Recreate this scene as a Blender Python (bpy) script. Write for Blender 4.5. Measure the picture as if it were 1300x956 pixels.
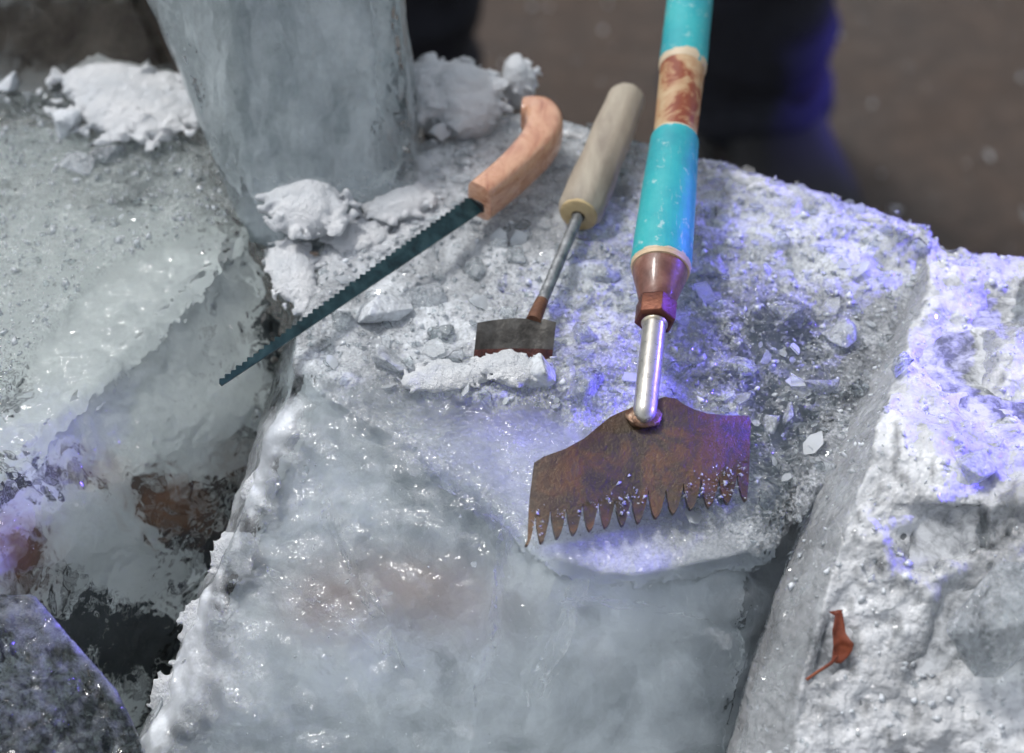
import bpy, bmesh, math, random
import numpy as np
from mathutils import Vector, Matrix, Quaternion
from mathutils.bvhtree import BVHTree

for o in list(bpy.data.objects):
    bpy.data.objects.remove(o)
SC = bpy.context.scene
COL = SC.collection
R_ = math.radians

# ------------------------------------------------------------------ camera
FPX = 2528.0                      # 70 mm on a 36 mm sensor, for a 1300 px wide picture
CAM = Vector((0, 0, 1.6))
PITCH = R_(45)
cam_d = bpy.data.cameras.new('camera')
cam_d.lens = 70.0
cam_d.sensor_width = 36.0
cam_d.clip_start = 0.05
cam_d.clip_end = 500
cam_d.dof.use_dof = True
cam_d.dof.focus_distance = 1.165
cam_d.dof.aperture_fstop = 4.2
cam = bpy.data.objects.new('camera', cam_d)
COL.objects.link(cam)
cam.location = CAM
cam.rotation_euler = (R_(90) - PITCH, 0, 0)
SC.camera = cam

# ------------------------------------------------------------------ sky, sun, blue lamp, two added blue spots
SUN_EL, SUN_AZ = R_(60), R_(-52)      # azimuth from +Y towards +X
w = bpy.data.worlds.new('World')
SC.world = w
w.use_nodes = True
nt = w.node_tree
nt.nodes.clear()
wo = nt.nodes.new('ShaderNodeOutputWorld')
bg = nt.nodes.new('ShaderNodeBackground')
sky = nt.nodes.new('ShaderNodeTexSky')
sky.sky_type = 'NISHITA'
sky.sun_disc = False
sky.sun_elevation = SUN_EL
sky.sun_rotation = SUN_AZ
sky.air_density = 1.0
sky.dust_density = 2.0
hs = nt.nodes.new('ShaderNodeHueSaturation')
hs.inputs['Saturation'].default_value = 0.34
nt.links.new(sky.outputs[0], hs.inputs['Color'])
nt.links.new(hs.outputs[0], bg.inputs['Color'])
bg.inputs['Strength'].default_value = 0.11
nt.links.new(bg.outputs[0], wo.inputs['Surface'])

sd = bpy.data.lights.new('sun', 'SUN')
sd.energy = 1.3
sd.angle = R_(10)
sd.color = (1.0, 0.98, 0.955)
sun = bpy.data.objects.new('sun', sd)
COL.objects.link(sun)
sv = Vector((math.cos(SUN_EL) * math.sin(SUN_AZ), math.cos(SUN_EL) * math.cos(SUN_AZ), math.sin(SUN_EL)))
sun.rotation_euler = sv.to_track_quat('Z', 'Y').to_euler()

def blue_lamp(loc, aim, energy, size, blend):
    bl = bpy.data.lights.new('unseen_blue_spot', 'SPOT')
    bl.energy = energy
    bl.color = (0.10, 0.06, 1.0)
    bl.spot_size = R_(size)
    bl.spot_blend = blend
    bl.shadow_soft_size = 0.04
    o = bpy.data.objects.new('unseen_blue_spot', bl)
    COL.objects.link(o)
    o.location = loc
    o.rotation_euler = (Vector(loc) - Vector(aim)).to_track_quat('Z', 'Y').to_euler()

blue_lamp((1.35, 0.90, 1.07), (0.12, 0.775, 0.75), 150, 9.0, 0.7)     # the blue lamp off to the right, out of view
blue_lamp((2.4, 2.15, 0.42), (0.46, 1.95, 0.16), 200, 7, 0.6)  # extra unseen spot, added for the blue edge on the leg
blue_lamp((2.4, 2.3, 1.40), (0.36, 1.02, 0.75), 560, 7.0, 0.9)  # another added spot, unseen, to turn the far rim blue

SC.view_settings.view_transform = 'Standard'
SC.view_settings.look = 'None'
SC.view_settings.gamma = 1.0
SC.view_settings.use_curve_mapping = False
SC.view_settings.exposure = 0.56
SC.render.engine = 'CYCLES'
cy = SC.cycles
cy.use_denoising = True
cy.max_bounces = 8
cy.transmission_bounces = 7
cy.glossy_bounces = 3
cy.diffuse_bounces = 3
cy.sample_clamp_indirect = 6.0
cy.sample_clamp_direct = 0.0
cy.blur_glossy = 0.6
cy.use_adaptive_sampling = True
cy.adaptive_threshold = 0.05

# ------------------------------------------------------------------ measuring helpers
FWD = Vector((0, math.cos(PITCH), -math.sin(PITCH)))
UPV = Vector((0, math.sin(PITCH), math.cos(PITCH)))
RGT = Vector((1, 0, 0))
Z0 = 0.75                           # height of the ice table


def ray(px, py):
    return FWD + RGT * ((px - 650) / FPX) + UPV * ((478 - py) / FPX)


def at(px, py, z=Z0):
    d = ray(px, py)
    return CAM + d * ((z - CAM.z) / d.z)


def atd(px, py, depth):
    return CAM + ray(px, py) * depth


def depth(p):
    return (Vector(p) - CAM).dot(FWD)


def onplane(px, py, p0, n):
    d = ray(px, py)
    return CAM + d * ((p0 - CAM).dot(n) / d.dot(n))


def rad(px, p):
    return px * depth(p) / FPX


def proj(P):
    """numpy: metres to the measured picture's pixels (only used to lay out patches of frost, colour and painted reflection)"""
    Q = P - np.array(CAM)
    f = Q @ np.array(FWD)
    return 650 + FPX * (Q @ np.array(RGT)) / f, 478 - FPX * (Q @ np.array(UPV)) / f


# ------------------------------------------------------------------ numpy noise
def _hash(ix, iy, iz, seed):
    h = (ix.astype(np.int64) * 374761393 + iy.astype(np.int64) * 668265263 + iz.astype(np.int64) * 2147483647 + seed * 1274126177) & 0xFFFFFFFF
    h = ((h ^ (h >> 13)) * 1274126177) & 0xFFFFFFFF
    h = ((h ^ (h >> 16)) * 2246822519) & 0xFFFFFFFF
    h = h ^ (h >> 15)
    return (h & 0xFFFFFF) / float(0xFFFFFF)


def vnoise(P, seed=0):
    i = np.floor(P).astype(np.int64)
    f = P - i
    u = f * f * (3 - 2 * f)
    r = 0
    for dx in (0, 1):
        for dy in (0, 1):
            for dz in (0, 1):
                wgt = (u[:, 0] if dx else 1 - u[:, 0]) * (u[:, 1] if dy else 1 - u[:, 1]) * (u[:, 2] if dz else 1 - u[:, 2])
                r = r + wgt * _hash(i[:, 0] + dx, i[:, 1] + dy, i[:, 2] + dz, seed)
    return r * 2 - 1


def fbm(P, freq, octs=3, seed=0, gain=0.5):
    r, a, s = 0, 1.0, 0
    for k in range(octs):
        r = r + a * vnoise(P * freq * (2.03 ** k) + 17.3 * k, seed + k)
        s += a
        a *= gain
    return r / s


def blob(X, Y, cx, cy, rx, ry, ang=0):
    c, s = math.cos(R_(ang)), math.sin(R_(ang))
    dx, dy = X - cx, Y - cy
    return np.exp(-(((dx * c + dy * s) / rx) ** 2 + ((-dx * s + dy * c) / ry) ** 2))


def sstep(a, b, x):
    t = np.clip((x - a) / (b - a), 0, 1)
    return t * t * (3 - 2 * t)


# ------------------------------------------------------------------ object helpers
def tag(o, label=None, cat=None, group=None, kind=None):
    if label: o['label'] = label
    if cat: o['category'] = cat
    if group: o['group'] = group
    if kind: o['kind'] = kind
    return o


def empty(name, loc):
    o = bpy.data.objects.new(name, None)
    COL.objects.link(o)
    o.location = loc
    o.empty_display_size = 0.02
    return o


def link(name, me, mat, parent=None, smooth=True):
    """mesh given in world metres; moved into its thing's frame"""
    if parent is not None:
        org = parent.matrix_world_loc if hasattr(parent, 'matrix_world_loc') else origin_of(parent)
        me.transform(Matrix.Translation(-org))
    o = bpy.data.objects.new(name, me)
    COL.objects.link(o)
    if parent is not None:
        o.parent = parent
    if mat:
        me.materials.append(mat)
    if smooth is True:
        me.polygons.foreach_set('use_smooth', [True] * len(me.polygons))
    elif smooth:
        me.polygons.foreach_set('use_smooth', [True] * len(me.polygons))
        try:
            me.set_sharp_from_angle(angle=R_(smooth))
        except Exception:
            pass
    return o


def origin_of(o):
    v = Vector((0, 0, 0))
    while o is not None:
        v += o.location
        o = o.parent
    return v


def mesh_of(name, verts, faces):
    me = bpy.data.meshes.new(name)
    me.from_pydata([tuple(v) for v in verts], [], faces)
    me.validate()
    me.update()
    return me


def set_attr(me, name, arr):
    a = me.attributes.new(name, 'FLOAT', 'POINT')
    a.data.foreach_set('value', np.asarray(arr, dtype=np.float32))


def coords(me):
    a = np.empty(len(me.vertices) * 3, dtype=np.float32)
    me.vertices.foreach_get('co', a)
    return a.reshape(-1, 3).astype(np.float64)


def normals(me):
    a = np.empty(len(me.vertices) * 3, dtype=np.float32)
    me.vertices.foreach_get('normal', a)
    return a.reshape(-1, 3).astype(np.float64)


def put(me, P):
    me.vertices.foreach_set('co', P.astype(np.float32).ravel())
    me.update()


def frame_of(d):
    d = d.normalized()
    u = d.cross(Vector((0, 0, 1)))
    if u.length < 1e-4:
        u = d.cross(Vector((0, 1, 0)))
    u.normalize()
    return d, u, u.cross(d).normalized()      # axis, side, up


def sweep(name, pts, section, caps=True, twist=None):
    """pts: list of Vector; section(i, t) -> list of (a, b) offsets along side/up"""
    verts, faces = [], []
    n = len(pts)
    m = None
    for i, p in enumerate(pts):
        t = (pts[min(i + 1, n - 1)] - pts[max(i - 1, 0)])
        d, u, v = frame_of(t)
        sec = section(i, i / (n - 1))
        m = len(sec)
        tw = twist(i / (n - 1)) if twist else 0
        c, s = math.cos(tw), math.sin(tw)
        for a, b in sec:
            verts.append(p + u * (a * c - b * s) + v * (a * s + b * c))
    for i in range(n - 1):
        for k in range(m):
            k2 = (k + 1) % m
            faces.append((i * m + k, i * m + k2, (i + 1) * m + k2, (i + 1) * m + k))
    if caps:
        faces.append(tuple(reversed(range(m))))
        faces.append(tuple((n - 1) * m + k for k in range(m)))
    me = mesh_of(name, verts, faces)
    bm = bmesh.new()
    bm.from_mesh(me)
    bmesh.ops.recalc_face_normals(bm, faces=bm.faces)
    bm.to_mesh(me)
    bm.free()
    return me


def circle(r, n=32, ph=0.0):
    return [(r * math.cos(2 * math.pi * k / n + ph), r * math.sin(2 * math.pi * k / n + ph)) for k in range(n)]


def superell(a, b, p=3.2, n=36):
    out = []
    for k in range(n):
        t = 2 * math.pi * k / n
        c, s = math.cos(t), math.sin(t)
        out.append((a * math.copysign(abs(c) ** (2 / p), c), b * math.copysign(abs(s) ** (2 / p), s)))
    return out


def lathe(name, P, D, prof, n=48, hexa=False):
    """prof: list of (distance along D, radius)"""
    d, u, v = frame_of(D)
    verts, faces = [], []
    N = 6 if hexa else n
    for s, r in prof:
        for k in range(N):
            t = 2 * math.pi * k / N + 0.25
            verts.append(P + d * s + u * (r * math.cos(t)) + v * (r * math.sin(t)))
    for i in range(len(prof) - 1):
        for k in range(N):
            k2 = (k + 1) % N
            faces.append((i * N + k, i * N + k2, (i + 1) * N + k2, (i + 1) * N + k))
    faces.append(tuple(reversed(range(N))))
    faces.append(tuple((len(prof) - 1) * N + k for k in range(N)))
    me = mesh_of(name, verts, faces)
    bm = bmesh.new()
    bm.from_mesh(me)
    bmesh.ops.recalc_face_normals(bm, faces=bm.faces)
    bm.to_mesh(me)
    bm.free()
    return me


# ------------------------------------------------------------------ materials
class Mat:
    def __init__(s, name):
        s.m = bpy.data.materials.new(name)
        s.m.use_nodes = True
        s.t = s.m.node_tree
        s.t.nodes.clear()
        s.out = s.n('ShaderNodeOutputMaterial')
        s.tc = s.n('ShaderNodeTexCoord')

    def n(s, typ, **kw):
        nd = s.t.nodes.new(typ)
        for k, v in kw.items():
            if k in nd.inputs.keys():
                if hasattr(v, 'is_output'):
                    s.t.links.new(v, nd.inputs[k])
                else:
                    nd.inputs[k].default_value = v
            else:
                setattr(nd, k, v)
        return nd

    def noise(s, scale, detail=4, rough=0.55, dist=0.0, vec=None):
        return s.n('ShaderNodeTexNoise', Vector=vec or s.tc.outputs['Object'], Scale=scale, Detail=detail, Roughness=rough, Distortion=dist).outputs[0]

    def voro(s, scale, feature='F1', vec=None):
        nd = s.n('ShaderNodeTexVoronoi', Vector=vec or s.tc.outputs['Object'], Scale=scale)
        nd.feature = feature
        return nd

    def stretch(s, sc, rot=(0, 0, 0)):
        return s.n('ShaderNodeMapping', Vector=s.tc.outputs['Object'], Scale=sc, Rotation=rot).outputs[0]

    def ramp(s, fac, stops, interp='LINEAR'):
        nd = s.n('ShaderNodeValToRGB', Fac=fac)
        cr = nd.color_ramp
        cr.interpolation = interp
        while len(cr.elements) < len(stops):
            cr.elements.new(0.5)
        for e, (p, c) in zip(cr.elements, stops):
            e.position = p
            e.color = (c, c, c, 1) if isinstance(c, (int, float)) else (*c, 1)
        return nd.outputs[0]

    def mix(s, fac, a, b, mode='MIX'):
        nd = s.n('ShaderNodeMix', data_type='RGBA', blend_type=mode)
        for i, v in ((0, fac), (6, a), (7, b)):
            if hasattr(v, 'is_output'):
                s.t.links.new(v, nd.inputs[i])
            else:
                nd.inputs[i].default_value = v if i == 0 else (*v, 1)
        return nd.outputs[2]

    def math(s, op, a, b=0.0, clamp=False):
        nd = s.n('ShaderNodeMath', operation=op, use_clamp=clamp)
        for i, v in enumerate((a, b)):
            if hasattr(v, 'is_output'):
                s.t.links.new(v, nd.inputs[i])
            else:
                nd.inputs[i].default_value = v
        return nd.outputs[0]

    def attr(s, name):
        return s.n('ShaderNodeAttribute', attribute_name=name).outputs['Fac']

    def bump(s, h, strength, dist, normal=None):
        nd = s.n('ShaderNodeBump', Height=h, Strength=strength, Distance=dist)
        if normal is not None:
            s.t.links.new(normal, nd.inputs['Normal'])
        return nd.outputs[0]

    def pbsdf(s, **kw):
        nd = s.n('ShaderNodeBsdfPrincipled')
        for k, v in kw.items():
            k = k.replace('_', ' ')
            if hasattr(v, 'is_output'):
                s.t.links.new(v, nd.inputs[k])
            elif isinstance(v, tuple) and len(v) == 3 and nd.inputs[k].type == 'RGBA':
                nd.inputs[k].default_value = (*v, 1)
            else:
                nd.inputs[k].default_value = v
        return nd.outputs[0]

    def shmix(s, fac, a, b):
        nd = s.n('ShaderNodeMixShader')
        if hasattr(fac, 'is_output'):
            s.t.links.new(fac, nd.inputs[0])
        else:
            nd.inputs[0].default_value = fac
        s.t.links.new(a, nd.inputs[1])
        s.t.links.new(b, nd.inputs[2])
        return nd.outputs[0]

    def done(s, sh):
        s.t.links.new(sh, s.out.inputs['Surface'])
        return s.m


def ice_material(name, tint=(0.90, 0.96, 0.97), white=(0.80, 0.84, 0.88), ripple=(45, 0.5), fine=(260, 0.35),
                 mscale=28, crough=0.05, stretch=(1, 1, 1), grit=1.0, sss=0.006, sss_w=0.0, relief=0.25, deep=0.5):
    """clear ice, and cloudy ice under a wet clear skin; attributes: milk (cloudiness), mottle (its patchiness), grit (crystals), stain"""
    m = Mat(name)
    vec = m.stretch(stretch)
    rip = m.noise(ripple[0], 1.5, 0.45, 0.6, vec)
    fin = m.noise(fine[0], 1.2, 0.45, 0.3)
    vor = m.voro(fine[0] * 0.8, 'SMOOTH_F1', m.n('ShaderNodeVectorMath', operation='ADD').outputs[0])
    add = vor.inputs['Vector'].links[0].from_node
    m.t.links.new(m.tc.outputs['Object'], add.inputs[0])
    sc = m.n('ShaderNodeVectorMath', operation='SCALE')
    nz = m.n('ShaderNodeTexNoise', Vector=m.tc.outputs['Object'], Scale=fine[0] * 0.35, Detail=3.0)
    m.t.links.new(nz.outputs['Color'], sc.inputs[0])
    sc.inputs['Scale'].default_value = 1.2 / fine[0]
    m.t.links.new(sc.outputs[0], add.inputs[1])
    crys = m.voro(420, 'F1')
    gr = m.attr('grit')
    n1 = m.bump(rip, ripple[1], 0.02)
    h2 = m.math('ADD', fin, m.math('MULTIPLY', vor.outputs['Distance'], 0.6))
    n2 = m.bump(h2, fine[1], 0.003, n1)
    h3 = m.math('ADD', m.math('MULTIPLY', crys.outputs['Distance'], 0.7), m.noise(330, 2.0, 0.5))
    nd = m.n('ShaderNodeBump', Height=h3, Distance=0.0022)
    m.t.links.new(m.math('MULTIPLY', gr, grit), nd.inputs['Strength'])
    m.t.links.new(n2, nd.inputs['Normal'])
    n3 = nd.outputs[0]
    soft = m.n('ShaderNodeBump', Height=h2, Distance=0.003, Strength=relief * fine[1])
    soft2 = m.n('ShaderNodeBump', Height=h3, Distance=0.002)
    m.t.links.new(m.math('MULTIPLY', gr, grit * 0.45), soft2.inputs['Strength'])
    m.t.links.new(soft.outputs[0], soft2.inputs['Normal'])
    ns = m.noise(mscale, 7, 0.66, 0.5, vec)
    ns2 = m.noise(mscale * 6, 5, 0.7)
    mo = m.attr('mottle')
    k = m.math('MULTIPLY', m.math('SUBTRACT', ns, 0.5), m.math('MULTIPLY', mo, 3.4))
    k2 = m.math('MULTIPLY', m.math('SUBTRACT', ns2, 0.5), m.math('MULTIPLY', mo, 3.0))
    k3 = m.math('MULTIPLY', m.math('SUBTRACT', m.noise(480, 3, 0.65), 0.5), m.math('MULTIPLY', m.attr('grit'), 1.3))
    fac = m.math('ADD', m.math('ADD', m.math('ADD', m.attr('milk'), k), k2), k3, clamp=True)
    fac = m.ramp(fac, [(0.12, 0.0), (0.9, 1.0)])
    inner = m.noise(mscale * 0.6, 5, 0.6, 1.0, vec)
    wcol = m.mix(m.ramp(inner, [(0.35, 0.0), (0.62, 1.0)]), tuple(c * (1 - deep) for c in white), white)
    st = m.math('MULTIPLY', m.attr('stain_reflection'), m.ramp(ns, [(0.38, 0.2), (0.6, 1.0)]))
    wcol = m.mix(st, wcol, (0.27, 0.15, 0.10))
    clear = m.pbsdf(Base_Color=tint, Transmission_Weight=1.0, IOR=1.31, Roughness=crough, Normal=n3)
    veil = m.pbsdf(Base_Color=wcol, Roughness=0.45, Specular_IOR_Level=0.3, IOR=1.31, Normal=soft2.outputs[0], Subsurface_Weight=sss_w, Subsurface_Radius=(0.85, 0.95, 1.0), Subsurface_Scale=sss,
                   Coat_Weight=1.0, Coat_Roughness=0.07, Coat_IOR=1.33, Coat_Normal=n3)
    return m.done(m.shmix(fac, clear, veil))


def grain_material(name, lo=0.15, hi=0.85):
    m = Mat(name)
    g = m.attr('grain')
    clear = m.pbsdf(Base_Color=(0.93, 0.97, 0.98), Transmission_Weight=1.0, IOR=1.31, Roughness=0.02)
    veil = m.pbsdf(Base_Color=(0.82, 0.86, 0.90), Roughness=0.3, IOR=1.31, Coat_Weight=1.0, Coat_Roughness=0.03)
    fac = m.ramp(g, [(0.1, lo), (0.9, hi)])
    return m.done(m.shmix(fac, clear, veil))


def core_material(name, lo, hi, scale=14, stops=(0.36, 0.62), stretch=(1, 1, 1), brown=(0.30, 0.155, 0.09)):
    m = Mat(name)
    vec = m.stretch(stretch)
    a = m.noise(scale, 6, 0.62, 1.2, vec)
    b = m.noise(scale * 5, 5, 0.65, 0.6, vec)
    f = m.math('ADD', a, m.math('MULTIPLY', m.math('SUBTRACT', b, 0.5), 0.5))
    f = m.math('ADD', f, m.math('SUBTRACT', m.attr('milk'), 0.5))
    k = m.ramp(f, [(stops[0], lo), (stops[1], hi)])
    k = m.mix(m.attr('stain_reflection'), k, brown)
    return m.done(m.pbsdf(Base_Color=k, Roughness=0.6, Specular_IOR_Level=0.0, Normal=m.bump(b, 0.3, 0.004)))


def snow_material(name, base=(0.87, 0.885, 0.90)):
    m = Mat(name)
    f1 = m.noise(110, 6, 0.7)
    f2 = m.noise(650, 3, 0.6)
    nb = m.bump(f2, 0.6, 0.002, m.bump(f1, 0.8, 0.008))
    pat = m.noise(30, 5, 0.6)
    colr = m.mix(m.ramp(pat, [(0.35, 0.0), (0.62, 1.0)]), (0.70, 0.735, 0.77), base)
    sh = m.pbsdf(Base_Color=colr, Roughness=0.5, IOR=1.31, Normal=nb)
    return m.done(sh)


def ground_material():
    m = Mat('wet_brown_ground')
    a = m.noise(3.2, 6, 0.62)
    b = m.noise(28, 6, 0.7)
    c = m.noise(170, 4, 0.7)
    c1 = m.mix(m.ramp(a, [(0.35, 0.0), (0.7, 1.0)]), (0.038, 0.024, 0.016), (0.072, 0.047, 0.033))
    c2 = m.mix(m.ramp(b, [(0.45, 0.0), (0.75, 0.7)]), c1, (0.115, 0.078, 0.056))
    nb = m.bump(c, 0.5, 0.01, m.bump(b, 0.4, 0.03))
    rg = m.ramp(a, [(0.35, 0.45), (0.65, 0.8)])
    return m.done(m.pbsdf(Base_Color=c2, Roughness=rg, Normal=nb))


def rust_blade():
    m = Mat('brown_rusted_steel')
    a = m.noise(38, 7, 0.68, 0.8)
    b = m.noise(150, 5, 0.7)
    c = m.noise(700, 3, 0.6)
    k = m.ramp(a, [(0.34, (0.026, 0.019, 0.010)), (0.48, (0.050, 0.034, 0.016)), (0.61, (0.105, 0.048, 0.014)), (0.74, (0.060, 0.055, 0.045))])
    wear = m.attr('wear')
    k = m.mix(m.math('MULTIPLY', wear, m.ramp(b, [(0.3, 0.5), (0.6, 1.0)])), k, (0.060, 0.018, 0.008))
    k = m.mix(m.ramp(b, [(0.56, 0.0), (0.72, 0.75)]), k, (0.045, 0.026, 0.018))
    k = m.mix(m.ramp(c, [(0.62, 0.0), (0.75, 0.6)]), k, (0.17, 0.10, 0.06))
    nb = m.bump(c, 0.35, 0.001, m.bump(b, 0.55, 0.0025))
    rg = m.ramp(b, [(0.3, 0.30), (0.7, 0.55)])
    return m.done(m.pbsdf(Base_Color=k, Metallic=0.3, Roughness=rg, Normal=nb, Coat_Weight=0.35, Coat_Roughness=0.25))


def simple(name, stops, scale, rough=(0.4, 0.6), metallic=0.0, bump=0.2, bdist=0.001, stretch=(1, 1, 1), detail=5, coat=0.0, bscale=None, spec=None):
    m = Mat(name)
    vec = m.stretch(stretch)
    a = m.noise(scale, detail, 0.62, 0.3, vec)
    b = m.noise(bscale or scale * 6, 4, 0.6, 0, vec)
    k = m.ramp(a, stops)
    nb = m.bump(b, bump, bdist)
    rg = m.ramp(b, [(0.3, rough[0]), (0.7, rough[1])])
    kw = dict(Base_Color=k, Metallic=metallic, Roughness=rg, Normal=nb, Coat_Weight=coat, Coat_Roughness=0.12)
    return m.done(m.pbsdf(**kw))


def turquoise():
    m = Mat('turquoise_paint')
    a = m.noise(26, 5, 0.6)
    b = m.noise(120, 5, 0.65)
    sc = m.noise(60, 5, 0.7, 0.4, m.stretch((6, 0.7, 6)))
    k = m.ramp(a, [(0.3, (0.010, 0.27, 0.33)), (0.55, (0.020, 0.38, 0.41)), (0.8, (0.06, 0.46, 0.46))])
    k = m.mix(m.ramp(b, [(0.60, 0.0), (0.68, 0.7)]), k, (0.45, 0.62, 0.60))
    k = m.mix(m.ramp(sc, [(0.62, 0.0), (0.70, 0.6)]), k, (0.50, 0.60, 0.56))
    k = m.mix(m.ramp(sc, [(0.26, 0.6), (0.36, 0.0)]), k, (0.045, 0.14, 0.15))
    chip = m.math('MULTIPLY', m.attr('chip'), 1.5)
    f = m.math('ADD', chip, m.math('MULTIPLY', m.math('SUBTRACT', b, 0.5), 2.2))
    cm = m.ramp(f, [(0.62, 0.0), (0.70, 1.0)])
    k = m.mix(cm, k, (0.60, 0.49, 0.34))
    nb = m.bump(cm, -0.5, 0.0006, m.bump(m.math('ADD', b, sc), 0.35, 0.0012))
    return m.done(m.pbsdf(Base_Color=k, Roughness=m.ramp(b, [(0.3, 0.32), (0.7, 0.58)]), Normal=nb))


def stained_band():
    m = Mat('cream_wood_with_red_stain')
    a = m.noise(42, 5, 0.62, 0.6)
    k = m.ramp(a, [(0.40, (0.50, 0.36, 0.21)), (0.50, (0.42, 0.24, 0.12)), (0.56, (0.24, 0.055, 0.02)), (0.75, (0.16, 0.03, 0.012))])
    b = m.noise(200, 4, 0.6)
    return m.done(m.pbsdf(Base_Color=k, Roughness=0.45, Normal=m.bump(b, 0.3, 0.001)))


M_GROUND = ground_material()
M_ICE = ice_material('cloudy_table_ice', ripple=(40, 0.35), fine=(190, 0.40), crough=0.07)
M_ICE_L = ice_material('clear_left_ice', tint=(0.90, 0.96, 0.95), white=(0.62, 0.68, 0.67), ripple=(50, 0.9), fine=(150, 0.9), mscale=18, crough=0.03)
M_ICE_K = ice_material('dark_clear_ice', tint=(0.80, 0.82, 0.80), white=(0.55, 0.60, 0.60), ripple=(16, 0.10), fine=(90, 0.06), mscale=18)
M_ICE_R = ice_material('snowy_right_ice', mscale=24, white=(0.74, 0.76, 0.78), fine=(200, 0.7), relief=1.0, deep=0.45)
M_ICE_B = ice_material('standing_ice', white=(0.50, 0.57, 0.60), ripple=(30, 0.7), fine=(120, 0.8), mscale=12, stretch=(1.6, 1.0, 0.7), deep=0.25)
M_CHUNK = ice_material('chunk_ice', mscale=60, ripple=(90, 0.5), fine=(260, 0.8), deep=0.3, white=(0.74, 0.78, 0.82), relief=0.6)
M_CORE = core_material('cloudy_core', (0.17, 0.20, 0.22), (0.74, 0.78, 0.81), 6, (0.30, 0.74), brown=(0.50, 0.40, 0.36))  # brown: tone of the reflection painted on the slab front
M_CORE_L = core_material('patchy_core', (0.075, 0.085, 0.09), (0.90, 0.93, 0.92), 17, (0.45, 0.58))
M_CORE_K = core_material('dirty_dark_core', (0.035, 0.028, 0.022), (0.16, 0.14, 0.12), 8, (0.35, 0.75))
M_CORE_R = core_material('grey_wet_core', (0.16, 0.17, 0.18), (0.62, 0.64, 0.66), 30, (0.38, 0.62))
M_CORE_B = core_material('grey_core', (0.40, 0.44, 0.455), (0.84, 0.87, 0.88), 8, stretch=(1.5, 1, 0.6))
M_GRAIN = grain_material('crushed_ice', 0.25, 0.95)
M_GRAINC = grain_material('clear_crushed_ice', 0.05, 0.6)
M_CHIP = grain_material('wet_chips', 0.0, 0.45)
M_CRUMB = grain_material('bright_ice_crumbs', 0.5, 1.0)
M_SNOW = snow_material('wet_snow')
M_RUST = rust_blade()
M_TURQ = turquoise()
M_BAND = stained_band()
M_FERR = simple('brown_stained_ferrule', [(0.35, (0.10, 0.035, 0.022)), (0.55, (0.20, 0.085, 0.06)), (0.72, (0.30, 0.17, 0.12))], 60, (0.3, 0.5), 0.0, 0.3, coat=0.3)
M_NUT = simple('red_rusted_nut', [(0.35, (0.065, 0.016, 0.010)), (0.6, (0.14, 0.045, 0.022)), (0.8, (0.22, 0.10, 0.06))], 90, (0.3, 0.5), 0.55, 0.4)
M_STEEL = simple('dull_steel_tube', [(0.3, (0.46, 0.44, 0.40)), (0.7, (0.62, 0.60, 0.55))], 60, (0.24, 0.42), 0.85, 0.12)
M_WELD = simple('weld_bead', [(0.35, (0.10, 0.04, 0.022)), (0.6, (0.24, 0.15, 0.10)), (0.75, (0.42, 0.34, 0.27))], 110, (0.3, 0.5), 0.6, 0.5)
M_PALE = simple('bare_wood_edge', [(0.3, (0.55, 0.40, 0.24)), (0.7, (0.66, 0.50, 0.32))], 80)
M_SAW = simple('blue_black_saw_steel', [(0.32, (0.008, 0.020, 0.025)), (0.5, (0.016, 0.046, 0.055)), (0.72, (0.045, 0.095, 0.105))], 90, (0.32, 0.5), 0.5, 0.3)
M_SAWD = simple('dark_saw_socket', [(0.35, (0.014, 0.014, 0.016)), (0.7, (0.05, 0.045, 0.045))], 90, (0.35, 0.5), 0.3, 0.2)
M_SAWH = simple('lacquered_orange_wood', [(0.30, (0.42, 0.16, 0.09)), (0.48, (0.55, 0.26, 0.145)), (0.62, (0.62, 0.34, 0.19)), (0.8, (0.50, 0.19, 0.11))], 24, (0.24, 0.36), 0.0, 0.1, stretch=(1, 1, 1), coat=0.35)
def grip_wood():
    m = Mat('lacquered_orange_wood')
    vec = m.stretch((30, 9, 60), (0, 0, R_(40)))
    a = m.noise(3.0, 6, 0.6, 1.5, vec)
    b = m.noise(40, 4, 0.6)
    k = m.ramp(a, [(0.28, (0.36, 0.14, 0.085)), (0.45, (0.56, 0.28, 0.17)), (0.60, (0.66, 0.38, 0.24)), (0.78, (0.44, 0.18, 0.11))])
    k = m.mix(m.ramp(b, [(0.5, 0.0), (0.72, 0.45)]), k, (0.36, 0.12, 0.085))
    return m.done(m.pbsdf(Base_Color=k, Roughness=m.ramp(b, [(0.3, 0.22), (0.7, 0.42)]), Normal=m.bump(a, 0.15, 0.002), Coat_Weight=0.6, Coat_Roughness=0.12))

M_SAWH = grip_wood()
M_WOOD = simple('weathered_pale_wood', [(0.30, (0.24, 0.20, 0.16)), (0.5, (0.38, 0.33, 0.26)), (0.72, (0.47, 0.42, 0.33))], 26, (0.5, 0.7), 0.0, 0.3, stretch=(2.2, 0.6, 1))
M_WEND = simple('end_grain', [(0.3, (0.42, 0.30, 0.14)), (0.7, (0.58, 0.45, 0.24))], 90, (0.5, 0.7))
M_HOLE = simple('tang_hole', [(0.3, (0.03, 0.02, 0.012)), (0.7, (0.08, 0.05, 0.03))], 90, (0.6, 0.8))
M_ROD = simple('twisted_grey_steel', [(0.35, (0.22, 0.23, 0.24)), (0.55, (0.40, 0.42, 0.43)), (0.75, (0.58, 0.60, 0.62))], 140, (0.28, 0.45), 0.7, 0.3)
M_RODR = simple('rusted_rod_end', [(0.35, (0.09, 0.035, 0.02)), (0.7, (0.22, 0.10, 0.05))], 140, (0.45, 0.65), 0.2, 0.4)
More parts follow.
